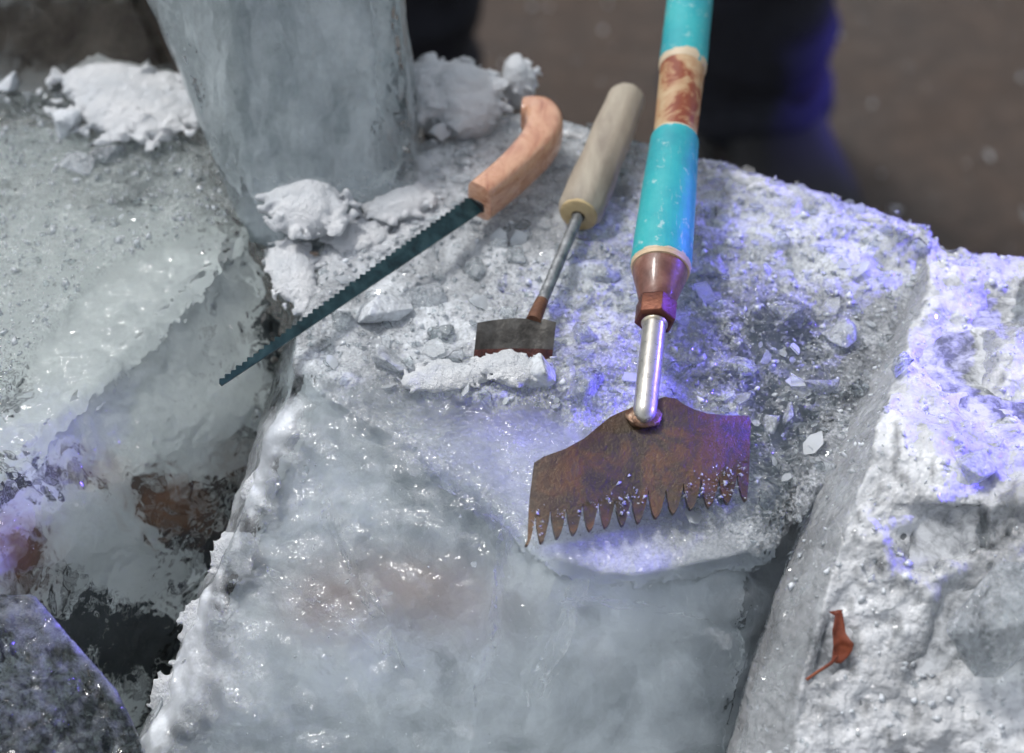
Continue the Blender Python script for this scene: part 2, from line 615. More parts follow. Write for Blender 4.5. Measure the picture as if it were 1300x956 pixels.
M_SCR = simple('grey_scraper_plate', [(0.33, (0.03, 0.028, 0.025)), (0.5, (0.085, 0.08, 0.072)), (0.62, (0.13, 0.125, 0.115)), (0.72, (0.12, 0.05, 0.03))], 75, (0.32, 0.5), 0.6, 0.4)
M_SCRR = simple('dark_red_rust', [(0.35, (0.035, 0.010, 0.008)), (0.55, (0.085, 0.022, 0.016)), (0.75, (0.17, 0.06, 0.04))], 180, (0.3, 0.5), 0.1, 0.5)
M_CLOTH = simple('dark_navy_cloth', [(0.3, (0.008, 0.009, 0.015)), (0.7, (0.016, 0.018, 0.028))], 30, (0.75, 0.9), 0.0, 0.3, 0.002, bscale=400)
M_SHOE = simple('black_shoe_leather', [(0.3, (0.006, 0.006, 0.007)), (0.7, (0.010, 0.010, 0.012))], 40, (0.5, 0.65), 0.0, 0.2)
M_SOLE = simple('black_rubber', [(0.3, (0.012, 0.012, 0.012)), (0.7, (0.025, 0.025, 0.025))], 60, (0.6, 0.8))
M_LEAF = simple('red_brown_leaf', [(0.3, (0.13, 0.026, 0.012)), (0.55, (0.25, 0.060, 0.024)), (0.8, (0.34, 0.12, 0.05))], 70, (0.45, 0.65), 0.0, 0.4)
M_BOARD = simple('wet_brown_board', [(0.3, (0.12, 0.055, 0.03)), (0.6, (0.24, 0.115, 0.065)), (0.8, (0.30, 0.16, 0.10))], 9, (0.4, 0.6), 0.0, 0.3, stretch=(0.4, 4, 4))

# ------------------------------------------------------------------ ground
def ground():
    me = mesh_of('ground', [(-40, -20, 0), (40, -20, 0), (40, 60, 0), (-40, 60, 0)], [(0, 1, 2, 3)])
    o = link('ground', me, M_GROUND)
    tag(o, kind='structure')
ground()


# ------------------------------------------------------------------ ice blocks
def hull_bm(bm, pts):
    vs = [bm.verts.new(p) for p in pts]
    r = bmesh.ops.convex_hull(bm, input=vs)
    junk = [g for g in r['geom_interior'] if isinstance(g, bmesh.types.BMVert)]
    junk += [g for g in r['geom_unused'] if isinstance(g, bmesh.types.BMVert)]
    bmesh.ops.delete(bm, geom=list(set(junk)), context='VERTS')


def ice_block(name, hulls, mat, label, cat='ice block', voxel=0.003, smooth=4, shape=None, milk=None, group=None, mottle=0.25, grit=0.0, stain_reflection=None, core=None):
    bm = bmesh.new()
    for h in hulls:
        hull_bm(bm, h)
    me0 = bpy.data.meshes.new(name)
    bm.to_mesh(me0)
    bm.free()
    ob = bpy.data.objects.new(name + '_tmp', me0)
    COL.objects.link(ob)
    md = ob.modifiers.new('r', 'REMESH')
    md.mode = 'VOXEL'
    md.voxel_size = voxel
    if smooth:
        sm = ob.modifiers.new('s', 'SMOOTH')
        sm.iterations = smooth
        sm.factor = 0.5
    dg = bpy.context.evaluated_depsgraph_get()
    me = bpy.data.meshes.new_from_object(ob.evaluated_get(dg))
    bpy.data.objects.remove(ob)
    P, N = coords(me), normals(me)
    if shape is not None:
        P = P + N * shape(P, N)[:, None]
        put(me, P)
    N = normals(me)
    mk = milk(P, N) if milk is not None else np.full(len(P), 0.5)
    me.name = name
    base = Vector((P[:, 0].mean(), P[:, 1].mean(), P[:, 2].min()))
    set_attr(me, 'milk', np.clip(mk, 0, 1))
    for nm, v in (('mottle', mottle), ('grit', grit), ('stain_reflection', stain_reflection)):
        v = v(P, N) if callable(v) else np.full(len(P), v or 0.0)
        set_attr(me, nm, np.clip(v, 0, 1))
    me.transform(Matrix.Translation(-base))
    o = link(name, me, mat)
    o.location = base
    tag(o, label, cat, group)
    if core:
        cmat, inset, cmilk, cstain_reflection = core
        bm = bmesh.new()
        for h in hulls:
            hull_bm(bm, h)
        mc = bpy.data.meshes.new('core')
        bm.to_mesh(mc)
        bm.free()
        oc = bpy.data.objects.new('tmp_core', mc)
        COL.objects.link(oc)
        md = oc.modifiers.new('r', 'REMESH')
        md.mode = 'VOXEL'
        md.voxel_size = 0.006
        sm = oc.modifiers.new('s', 'SMOOTH')
        sm.iterations = 12
        dg = bpy.context.evaluated_depsgraph_get()
        m2 = bpy.data.meshes.new_from_object(oc.evaluated_get(dg))
        bpy.data.objects.remove(oc)
        Q, NQ = coords(m2), normals(m2)
        Q = Q - NQ * (inset * (1 + 0.45 * fbm(Q, 14, 3, 91)))[:, None]
        put(m2, Q)
        set_attr(m2, 'milk', np.clip(cmilk(Q) if cmilk else np.full(len(Q), 0.5), 0, 1))
        set_attr(m2, 'stain_reflection', np.clip(cstain_reflection(Q) if cstain_reflection else np.zeros(len(Q)), 0, 1))
        m2.materials.clear()
        link('cloudy_core', m2, cmat, o)
    bvh = BVHTree.FromPolygons([tuple(p) for p in P], [tuple(p.vertices) for p in me.polygons])
    return o, bvh


# --- the main slab that carries the tools
def low(p, z):
    return Vector((p.x, p.y, z))

far = [at(1185, 292), at(1120, 270), at(1050, 252), at(950, 228), at(880, 203), at(800, 180), at(720, 152), at(600, 140)]
rightp = [at(1172, 400, 0.745), at(1092, 497, 0.745), at(1035, 600, 0.742), at(1000, 690, 0.738)]
frontR = [at(800, 728, 0.742), at(690, 705, 0.745), at(650, 640, 0.748)]
A, C1, D1, E1 = at(370, 474), at(480, 500), at(575, 562), at(650, 640, 0.748)
hL = [A, C1, at(430, 250), at(470, 200), at(620, 150), at(700, 400), at(640, 520)]
hLb = [atd(120, 1050, 1.15), atd(420, 1060, 1.13), low(at(470, 330), 0.004), low(at(620, 150), 0.004), low(at(700, 400), 0.004)]
hR = far + rightp + frontR + [C1, D1]
hRb = [atd(595, 1050, 1.10), atd(780, 1050, 1.10), atd(960, 1050, 1.13), low(at(1185, 292), 0.004), low(at(600, 140), 0.004), low(at(1150, 450), 0.004)]
hF = [A, C1, D1, E1, at(520, 470), atd(120, 1050, 1.15), atd(595, 1050, 1.10), atd(560, 1050, 1.3), atd(420, 900, 1.3)]


def main_top(P, N):
    """where the slab's crushed top lies (the rest is smooth wet ice)"""
    X, Y = proj(P)
    ye = np.interp(X, [300, 375, 480, 560, 700, 770, 860, 960, 1050, 1200], [465, 476, 492, 512, 520, 560, 650, 700, 640, 470])
    return sstep(14, -14, Y - ye + 26 * fbm(P, 40, 3, 88)) * sstep(0.45, 0.75, N[:, 2])


def main_shape(P, N):
    X, Y = proj(P)
    top = main_top(P, N)
    rough = 0.0050 * fbm(P, 20, 2, 1) - 0.0060 * np.abs(fbm(P, 45, 2, 5)) - 0.0042 * np.abs(fbm(P, 110, 2, 9)) + 0.0032
    side = 0.006 * fbm(P, 5, 2, 3) + 0.0012 * fbm(P, 28, 2, 4) + 0.0008 * fbm(P, 100, 1, 8)
    chip = sstep(860, 960, X + 0.4 * (Y - 700)) * sstep(690, 760, Y)
    side = side + chip * 0.007 * (np.abs(fbm(P, 26, 2, 31)) * 2 - 0.6)
    edge = np.exp(-((X - np.interp(Y, [474, 560, 867, 1050], [372, 335, 205, 122])) / 34.0) ** 2) * sstep(470, 500, Y)
    side = side + edge * (0.010 * fbm(P, 22, 3, 37) - 0.005 * np.abs(fbm(P, 60, 3, 38)) - 0.002)
    return top * rough + (1 - top) * side


def main_grit(P, N):
    X, Y = proj(P)
    top = main_top(P, N)
    flat = (1 - top) * sstep(0.75, 0.95, N[:, 2])
    return top * (0.75 + 0.3 * fbm(P, 16, 2, 77)) + 0.30 * flat + 0.03


def main_mottle(P, N):
    X, Y = proj(P)
    top = main_top(P, N)
    flat = (1 - top) * sstep(0.75, 0.95, N[:, 2])
    return 0.05 + 0.20 * top * (1 + 0.8 * blob(X, Y, 985, 480, 120, 130)) + 0.10 * flat


def main_milk(P, N):
    X, Y = proj(P)
    top = main_top(P, N)
    flat = (1 - top) * sstep(0.75, 0.95, N[:, 2])
    m = 0.54 * top + 0.30 * flat
    m += top * (0.36 * blob(X, Y, 520, 330, 190, 120) + 0.26 * blob(X, Y, 1080, 320, 140, 60, 10)
                - 0.32 * blob(X, Y, 965, 430, 130, 70, 10) - 0.38 * blob(X, Y, 985, 590, 80, 130) - 0.3 * blob(X, Y, 745, 490, 50, 32, -30))
    m += np.exp(-((X - np.interp(Y, [474, 560, 867, 1050], [372, 340, 222, 140])) / 26.0) ** 2) * sstep(480, 540, Y) * (0.55 + 0.9 * fbm(P, 30, 3, 39))   # frosted left edge
    m += 0.40 * blob(X, Y, 260, 850, 60, 50) + 0.10 * blob(X, Y, 430, 640, 60, 160, 10)
    m += 0.16 * blob(X, Y, 800, 710, 130, 40, -10) + 0.22 * blob(X, Y, 760, 830, 30, 60, -35) + 0.18 * blob(X, Y, 930, 770, 60, 40)
    return m


def main_core(P):
    X, Y = proj(P)
    m = 0.60 + 0.16 * blob(X, Y, 640, 555, 120, 60, 30) + 0.20 * blob(X, Y, 340, 660, 50, 190, 20) + 0.20 * blob(X, Y, 780, 700, 140, 70)
    m -= 0.22 * blob(X, Y, 510, 580, 120, 36, 38) + 0.40 * blob(X, Y, 985, 500, 110, 140) + 0.16 * blob(X, Y, 600, 700, 70, 60)
    return m


def main_core_reflection(P):
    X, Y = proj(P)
    return 0.75 * blob(X, Y, 415, 775, 55, 40) + 0.55 * blob(X, Y, 560, 765, 90, 45, 10) + 0.40 * blob(X, Y, 490, 735, 130, 36)  # pinkish reflection painted into the core colour behind the front face

MAIN, BVH_MAIN = ice_block('ice_slab', [hL + hLb, hR + hRb, hF], M_ICE,
                           'large cloudy ice slab with crushed top carrying the three hand tools', voxel=0.0024, smooth=5,
                           shape=main_shape, milk=main_milk, grit=main_grit, mottle=main_mottle,
                           core=(M_CORE, 0.030, main_core, main_core_reflection))

def veil_material():
    m = Mat('fracture_veil')
    a = m.noise(60, 5, 0.7, 0.8)
    f = m.ramp(a, [(0.45, 0.0), (0.75, 0.6)])
    d = m.n('ShaderNodeBsdfDiffuse', Color=(0.85, 0.88, 0.9, 1)).outputs[0]
    t = m.n('ShaderNodeBsdfTransparent').outputs[0]
    return m.done(m.shmix(f, t, d))

M_VEIL = veil_material()
M_BUB = simple('white_bubble', [(0.3, (0.7, 0.73, 0.75)), (0.7, (0.85, 0.87, 0.88))], 60)


def inside_slab():
    rng = random.Random(12)
    org = MAIN.location
    # curved cracks running back into the ice from the front
    for k, (x0, y0, x1, y1, back) in enumerate(((640, 650, 598, 900, 0.5), (470, 560, 640, 690, 0.7), (420, 620, 520, 860, -0.4), (700, 760, 900, 790, 0.3), (330, 720, 470, 820, 0.2), (760, 740, 690, 900, -0.5))):
        nu, nv = 40, 14
        verts, faces = [], []
        for i in range(nu + 1):
            t = i / nu
            px, py = x0 + (x1 - x0) * t, y0 + (y1 - y0) * t
            h = BVH_MAIN.ray_cast(CAM, ray(px, py).normalized())
            base = h[0] if h[0] is not None else at(px, py)
            for j in range(nv + 1):
                v = 0.002 + 0.024 * j / nv
                verts.append(base + FWD * v + RGT * (back * v))
        for i in range(nu):
            for j in range(nv):
                a = i * (nv + 1) + j
                faces.append((a, a + 1, a + nv + 2, a + nv + 1))
        me = mesh_of('crack', verts, faces)
        P = coords(me)
        d = np.stack([fbm(P, 30, 3, 200 + k), fbm(P, 30, 3, 210 + k), fbm(P, 30, 3, 220 + k)], -1)
        put(me, P + 0.006 * d)
        link('internal_crack', me, M_VEIL, MAIN)
    bm = bmesh.new()
    for k in range(260):
        px, py = rng.uniform(300, 980), rng.uniform(560, 960)
        h = BVH_MAIN.ray_cast(CAM, ray(px, py).normalized())
        if h[0] is None:
            continue
        q = h[0] + ray(px, py).normalized() * rng.uniform(0.003, 0.022)
        bmesh.ops.create_icosphere(bm, subdivisions=1, radius=0.0002 + 0.0005 * rng.random() ** 3, matrix=Matrix.Translation(q))
    me = bpy.data.meshes.new('bubbles')
    bm.to_mesh(me)
    bm.free()
    o = link('air_bubbles', me, M_BUB, MAIN)
    o['kind'] = 'stuff'

inside_slab()

# --- the clear block on the left, with its big sloping broken face
ltop = [at(-220, 800), at(0, 512), at(60, 432), at(105, 378), at(150, 332), at(205, 312), at(290, 318), at(320, 260), at(270, 130), at(-220, 110)]
lbot = [atd(-250, 1100, 1.16), atd(130, 1100, 1.24), atd(235, 900, 1.27), atd(330, 690, 1.275), atd(395, 500, 1.30), atd(392, 400, 1.31),
        low(at(-220, 110), 0.004), low(at(270, 130), 0.004), low(at(330, 300), 0.004)]


def left_top(P, N):
    X, Y = proj(P)
    ye = np.interp(X, [-220, 0, 60, 105, 150, 205, 290, 340], [760, 512, 432, 378, 332, 312, 290, 230])
    return sstep(5, -5, Y - ye + 14 * fbm(P, 45, 3, 87)) * sstep(0.4, 0.7, N[:, 2])


def left_shape(P, N):
    top = left_top(P, N)
    rough = 0.003 + 0.003 * fbm(P, 22, 3, 11) + 0.0035 * np.abs(fbm(P, 75, 3, 15)) + 0.0016 * fbm(P, 200, 2, 19)
    side = 0.005 * fbm(P, 8, 2, 13) + 0.0018 * fbm(P, 32, 2, 14) + 0.0010 * fbm(P, 90, 1, 12)
    return top * rough + (1 - top) * side


def left_grit(P, N):
    return 0.03 + 0.8 * left_top(P, N)


def left_mottle(P, N):
    X, Y = proj(P)
    top = left_top(P, N)
    return top * 0.34 + (1 - top) * 0.10


def left_stain(P, N):
    X, Y = proj(P)
    return 1.0 * blob(X, Y, 205, 640, 45, 32, 20) + 0.9 * blob(X, Y, 15, 700, 40, 50) + 0.5 * blob(X, Y, 110, 600, 40, 25) + 0.4 * blob(X, Y, 290, 590, 40, 30)


def left_milk(P, N):
    X, Y = proj(P)
    top = left_top(P, N)
    face = 0.08 + 0.30 * blob(X, Y, 150, 440, 130, 120, -35) + 0.15 * blob(X, Y, 255, 545, 38, 40) + 0.10 * blob(X, Y, 40, 560, 80, 60)
    t = 0.19 + 0.2 * blob(X, Y, 120, 200, 90, 40)
    return top * t + (1 - top) * face


def left_core(P):
    X, Y = proj(P)
    m = 0.62 - 0.10 * sstep(560, 640, Y) + 0.2 * blob(X, Y, 150, 450, 130, 140)
    m += 0.22 * blob(X, Y, 110, 690, 110, 45, 38) + 0.15 * blob(X, Y, 200, 760, 60, 25, 40) + 0.2 * blob(X, Y, 255, 545, 38, 40)
    m -= 0.20 * blob(X, Y, 160, 820, 80, 50) + 0.16 * blob(X, Y, 255, 690, 40, 40) + 0.25 * blob(X, Y, 60, 615, 60, 25) + 0.25 * blob(X, Y, 345, 430, 40, 90)
    return m

LEFT, BVH_LEFT = ice_block('ice_block', [ltop + lbot], M_ICE_L, 'clear ice block on the left with wide rippled sloping face under the saw tip',
                           voxel=0.0022, smooth=4, shape=left_shape, milk=left_milk, grit=left_grit, mottle=left_mottle,
                           core=(M_CORE_L, 0.032, left_core, lambda P: left_stain(P, None)))

# --- small wet block in the lower left corner
stop_ = [atd(-160, 752, 1.10), atd(40, 752, 1.11), atd(148, 870, 1.10), atd(215, 1040, 1.08), atd(-200, 1060, 1.02)]
sbot = [p + Vector((0.0, 0.03, -0.16)) for p in stop_]


def small_shape(P, N):
    return 0.002 * fbm(P, 30, 3, 23) + 0.0012 * fbm(P, 110, 3, 24)

def small_milk(P, N):
    X, Y = proj(P)
    d = np.abs((X - 45) * 118 - (Y - 745) * 103) / 157.0       # distance from the rim line
    return 0.14 + 0.5 * np.exp(-(d / 9) ** 2) + 0.10 * blob(X, Y, 40, 790, 60, 30)

ice_block('ice_block', [stop_ + sbot], M_ICE_L, 'dark wet ice block in the bottom left corner with pale broken rim', voxel=0.0028, smooth=3,
          shape=small_shape, milk=small_milk)

# --- tall standing block at the back
btop = [atd(110, -210, 1.27), atd(260, -230, 1.20), atd(500, -210, 1.26), atd(480, -210, 1.40), atd(150, -210, 1.42)]
bbot = [at(264, 196, 0.735), at(318, 312, 0.735), at(430, 322, 0.735), at(524, 285, 0.735), at(534, 200, 0.735), at(520, 130, 0.735), at(330, 110, 0.735)]


def back_shape(P, N):
    return 0.006 * fbm(P, 8, 2, 33) + 0.0022 * fbm(P * np.array([1.6, 1, 0.7]), 34, 3, 34) + 0.0006 * fbm(P, 130, 2, 35)


def back_milk(P, N):
    X, Y = proj(P)
    return 0.20 + 0.35 * sstep(170, 290, Y)

BACK, BVH_BACK = ice_block('standing_ice_block', [btop + bbot], M_ICE_B, 'tall grey translucent ice block standing upright behind the saw', voxel=0.0034,
                           smooth=5, shape=back_shape, milk=back_milk, mottle=0.14, core=(M_CORE_B, 0.020, None, None))

# --- low dark clear block in the far left corner
kt = [atd(-200, -200, 1.42), atd(95, -200, 1.42), atd(60, -200, 1.62), atd(-220, -200, 1.62)]
kb = [at(-220, 150, 0.735), at(190, 150, 0.735), at(255, 175, 0.735), at(240, 90, 0.735), at(-220, 60, 0.735)]


def dark_milk(P, N):
    X, Y = proj(P)
    return 0.12 + 0.45 * sstep(50, 150, Y) + 0.25 * fbm(P, 14, 3, 47)

ice_block('ice_block', [kt + kb], M_ICE_K, 'dark see-through ice block in the top left corner behind the snow patch', voxel=0.004, smooth=4,
          shape=lambda P, N: 0.005 * fbm(P, 8, 2, 43), milk=dark_milk, mottle=0.14, core=(M_CORE_K, 0.008, None, None))

# --- snowy block on the right
r1 = [at(1186, 395, 0.765), at(1155, 452, 0.77), at(1110, 550, 0.776), at(1085, 640, 0.770), at(1250, 640, 0.778), at(1520, 640, 0.775),
      at(1520, 345, 0.75), at(1300, 318, 0.745), at(1188, 300, 0.745)]
r1b = [at(1166, 402, 0.732), at(1080, 500, 0.732), at(1020, 612, 0.73), at(990, 700, 0.72)]
r1c = [low(p, 0.004) for p in (at(1186, 395), at(1100, 560), at(1060, 650), at(1520, 640), at(1520, 345), at(1188, 300))]
r2 = [at(1110, 550, 0.774), at(1085, 640, 0.770), atd(1050, 760, 1.10), atd(1010, 900, 1.08), atd(985, 1060, 1.08), atd(1550, 1060, 1.04), at(1520, 600, 0.775)]
r2b = [at(1020, 612, 0.73), atd(985, 740, 1.128), atd(942, 872, 1.128), atd(890, 1060, 1.128), low(at(1100, 560), 0.004), low(at(1520, 640), 0.004), atd(1550, 1060, 1.3)]


def right_shape(P, N):
    X, Y = proj(P)
    strip = np.clip(sstep(0.25, 0.6, -N[:, 0]), 0, 1)
    lump = 0.010 * fbm(P, 11, 2, 51) + 0.012 * fbm(P, 30, 3, 52, 0.6) - 0.006 * np.abs(fbm(P, 70, 3, 58)) + 0.0030 * fbm(P, 160, 3, 53)
    pit = -0.016 * blob(X, Y, 1210, 690, 60, 22, -15) - 0.018 * blob(X, Y, 1215, 790, 30, 60, 30) - 0.010 * blob(X, Y, 1050, 820, 22, 30)
    pit = pit - 0.02 * blob(X, Y, 1270, 380, 40, 40) - 0.012 * blob(X, Y, 1210, 440, 40, 25) - 0.012 * blob(X, Y, 1230, 640, 60, 20, -30) + 0.012 * blob(X, Y, 1180, 560, 70, 50)
    smooth = 0.003 * fbm(P * np.array([1, .4, .4]), 14, 2, 55) + 0.0008 * fbm(P * np.array([1, .3, .3]), 110, 3, 56)
    return (1 - strip) * (lump + pit) + strip * smooth


def right_milk(P, N):
    X, Y = proj(P)
    strip = sstep(0.3, 0.6, -N[:, 0])
    m = 0.92 - 0.50 * strip
    m = m - 0.65 * blob(X, Y, 1220, 790, 45, 55) - 0.5 * blob(X, Y, 1215, 680, 70, 25, -15) - 0.45 * blob(X, Y, 1275, 390, 40, 40)
    m = m - 0.4 * blob(X, Y, 1050, 825, 25, 25) - 0.35 * blob(X, Y, 1270, 700, 40, 30) - 0.35 * blob(X, Y, 1150, 840, 50, 25) 
    m = m + (1 - strip) * (0.75 * np.minimum(fbm(P, 30, 3, 52, 0.6) + 0.10, 0) * sstep(540, 700, Y + 0.3 * (X - 1100)) + 0.25 * fbm(P, 60, 3, 57))
    return m

RIGHT, BVH_RIGHT = ice_block('snowy_ice_block', [r1 + r1b + r1c, r2 + r2b], M_ICE_R, 'snow-covered ice block on the right with smooth streaked cut side',
                             voxel=0.0028, smooth=3, shape=right_shape, milk=right_milk, mottle=lambda P, N: 0.22 - 0.16 * sstep(0.3, 0.6, -N[:, 0]), core=(M_CORE_R, 0.007, None, None), grit=lambda P, N: 0.45 - 0.4 * sstep(0.3, 0.6, -N[:, 0]))
BVHS = [BVH_MAIN, BVH_LEFT, BVH_RIGHT, BVH_BACK]


def drop(p, bvhs=BVHS):
    """the ice surface below a point"""
    best = None
    for b in bvhs:
        h = b.ray_cast(Vector((p.x, p.y, 1.4)), Vector((0, 0, -1)))
        if h[0] is not None and (best is None or h[0].z > best[0].z):
            best = (h[0], h[1])
    return best


def hit(px, py, bvhs=BVHS):
    """first ice met when sighting towards a measured point"""
    d = ray(px, py).normalized()
    best = None
    for b in bvhs:
        h = b.ray_cast(CAM, d)
        if h[0] is not None and (best is None or h[3] < best[2]):
            best = (h[0], h[1], h[3])
    if best is None:
        p = at(px, py)
        best = (p, Vector((0, 0, 1)), (p - CAM).length)
    return best


# ------------------------------------------------------------------ crushed ice (too many to count)
def grains(name, spots, mat, seed, sizes, label, cat='crushed ice', flat=0):
    rng = np.random.default_rng(seed)
    base = np.array([(1, 0, 0), (-1, 0, 0), (0, 1, 0), (0, -1, 0), (0, 0, 1), (0, 0, -1)], float)
    tri = np.array([(0, 2, 4), (2, 1, 4), (1, 3, 4), (3, 0, 4), (2, 0, 5), (1, 2, 5), (3, 1, 5), (0, 3, 5)])
    n = len(spots)
    V = base[None] * rng.uniform(0.55, 1.25, (n, 6, 1)) + rng.normal(0, 0.22, (n, 6, 3))
    V = V * rng.uniform(0.5, 1.3, (n, 1, 3)) * np.asarray(sizes)[:, None, None]
    q = rng.normal(size=(n, 4))
    q /= np.linalg.norm(q, axis=1, keepdims=True)
    a, b, c, d = q.T
    Rm = np.stack([np.stack([1 - 2 * (c * c + d * d), 2 * (b * c - a * d), 2 * (b * d + a * c)], -1),
                   np.stack([2 * (b * c + a * d), 1 - 2 * (b * b + d * d), 2 * (c * d - a * b)], -1),
                   np.stack([2 * (b * d - a * c), 2 * (c * d + a * b), 1 - 2 * (b * b + c * c)], -1)], 1)
    if flat:
        V = base[None] * rng.uniform(0.6, 1.3, (n, 6, 1)) * np.asarray(sizes)[:, None, None] * np.array([1, 1, 0.22])
        tx, ty, tz = rng.normal(0, R_(flat), n), rng.normal(0, R_(flat), n), rng.uniform(0, 6.283, n)
        cz, sz = np.cos(tz), np.sin(tz)
        V = np.stack([V[:, :, 0] * cz[:, None] - V[:, :, 1] * sz[:, None], V[:, :, 0] * sz[:, None] + V[:, :, 1] * cz[:, None], V[:, :, 2]], -1)
        cx, sx = np.cos(tx)[:, None], np.sin(tx)[:, None]
        V = np.stack([V[:, :, 0], V[:, :, 1] * cx - V[:, :, 2] * sx, V[:, :, 1] * sx + V[:, :, 2] * cx], -1)
        cyy, syy = np.cos(ty)[:, None], np.sin(ty)[:, None]
        V = np.stack([V[:, :, 0] * cyy + V[:, :, 2] * syy, V[:, :, 1], -V[:, :, 0] * syy + V[:, :, 2] * cyy], -1)
        V = V + np.asarray(spots)[:, None, :]
    else:
        V = np.einsum('nij,nkj->nki', Rm, V) + np.asarray(spots)[:, None, :]
    verts = V.reshape(-1, 3)
    faces = (tri[None] + (np.arange(n) * 6)[:, None, None]).reshape(-1, 3)
    me = bpy.data.meshes.new(name)
    me.vertices.add(len(verts))
    me.vertices.foreach_set('co', verts.astype(np.float32).ravel())
    me.loops.add(faces.size)
    me.loops.foreach_set('vertex_index', faces.ravel().astype(np.int32))
    me.polygons.add(len(faces))
    me.polygons.foreach_set('loop_start', np.arange(0, faces.size, 3, dtype=np.int32))
    me.update(calc_edges=True)
    me.validate()
    set_attr(me, 'grain', np.repeat(rng.uniform(0, 1, n), 6))
    o = link(name, me, mat, smooth=False)
    tag(o, label, cat, kind='stuff')
    return o


def scatter(bvhs, box, n, seed, smin, smax, power, keep, zmin=0.6, nmin=0.75):
    """random spots on upward ice inside a ground rectangle"""
    rng = random.Random(seed)
    pts, sz = [], []
    x0, x1, y0, y1 = box
    tries = 0
    while len(pts) < n and tries < n * 6:
        tries += 1
        p = Vector((rng.uniform(x0, x1), rng.uniform(y0, y1), 0))
        h = drop(p, bvhs)
        if h is None or h[0].z < zmin or h[1].z < nmin:
            continue
        pts.append(tuple(h[0]))
        sz.append(smin + (smax - smin) * rng.random() ** power)
    P = np.array(pts)
    S = np.array(sz)
    X, Y = proj(P)
    k = keep(P, X, Y) > np.random.default_rng(seed).uniform(0, 1, len(P))
    P, S = P[k], S[k]
    P[:, 2] += S * 0.25
    return P, S


def keep_main(P, X, Y):
    k = 0.35 + 0.45 * fbm(P, 18, 3, 61)
    k *= 1 - sstep(-10, 20, Y - np.interp(X, [300, 375, 480, 560, 700, 770, 860, 960, 1050, 1200], [465, 476, 492, 512, 520, 560, 650, 700, 640, 470]))
    k += 0.02 + 0 * X
    k += 0.5 * blob(X, Y, 520, 340, 160, 80) + 0.35 * blob(X, Y, 1080, 330, 150, 70)
    k -= 0.8 * blob(X, Y, 630, 570, 110, 60, 25) + 0.10 * blob(X, Y, 985, 560, 60, 150)
    k -= 1.0 * sstep(620, 680, Y) 
    return k

P, S = scatter([BVH_MAIN], (-0.16, 0.30, 0.70, 1.12), 9000, 3, 0.0004, 0.0032, 5.0, keep_main, 0.72, 0.7)
grains('crushed_ice', P, M_GRAIN, 5, S, 'crushed ice grains strewn over the slab around the tools')
P, S = scatter([BVH_LEFT], (-0.38, -0.13, 0.80, 1.14), 7000, 4, 0.0005, 0.0036, 4.0, lambda P, X, Y: (0.42 + 0.4 * fbm(P, 20, 3, 62)) * left_top(P, np.tile([0, 0, 1.0], (len(P), 1))), 0.73, 0.8)
grains('crushed_ice', P, M_GRAINC, 6, S, 'crushed ice grains on top of the clear block at the left')
P, S = scatter([BVH_RIGHT], (0.10, 0.42, 0.55, 1.02), 6000, 8, 0.0005, 0.0032, 4.0, lambda P, X, Y: 0.30 + 0.6 * fbm(P, 20, 3, 63), 0.55, 0.5)
grains('crushed_ice', P, M_CRUMB, 7, S, 'white crumbs of ice on the snowy right-hand block')


def plates(name, spots, mat, seed, sizes, tilt, label):
    """thin six-sided flakes lying about on the ice"""
    rng = np.random.default_rng(seed)
    n = len(spots)
    a = np.arange(6) * math.pi / 3
    ring = np.stack([np.cos(a), np.sin(a), 0 * a], -1)
    Rg = ring[None] * rng.uniform(0.55, 1.2, (n, 6, 1)) * np.array([1, 1, 1])
    S_ = np.asarray(sizes)[:, None, None]
    V = np.concatenate([Rg * S_ + np.array([0, 0, 1]) * S_ * 0.10, Rg * S_ * 0.9 - np.array([0, 0, 1]) * S_ * 0.10], 1)
    V = V * np.concatenate([rng.uniform(0.5, 1.3, (n, 1, 2)), np.ones((n, 1, 1))], 2)
    tx, ty, tz = rng.normal(0, R_(tilt), n)[:, None], rng.normal(0, R_(tilt), n)[:, None], rng.uniform(0, 6.283, n)[:, None]
    x, y, z = V[:, :, 0], V[:, :, 1], V[:, :, 2]
    x, y = x * np.cos(tz) - y * np.sin(tz), x * np.sin(tz) + y * np.cos(tz)
    y, z = y * np.cos(tx) - z * np.sin(tx), y * np.sin(tx) + z * np.cos(tx)
    x, z = x * np.cos(ty) + z * np.sin(ty), -x * np.sin(ty) + z * np.cos(ty)
    V = np.stack([x, y, z], -1) + np.asarray(spots)[:, None, :]
    faces = []
    for i in range(n):
        o = i * 12
        faces.append(tuple(o + k for k in range(6)))
        faces.append(tuple(o + 11 - k for k in range(6)))
        for k in range(6):
            k2 = (k + 1) % 6
            faces.append((o + k, o + 6 + k, o + 6 + k2, o + k2))
    me = bpy.data.meshes.new(name)
    me.from_pydata(V.reshape(-1, 3).tolist(), [], faces)
    me.update()
    set_attr(me, 'grain', np.repeat(rng.uniform(0, 1, n), 12))
    o = link(name, me, mat, smooth=False)
    tag(o, label, 'ice flakes', kind='stuff')

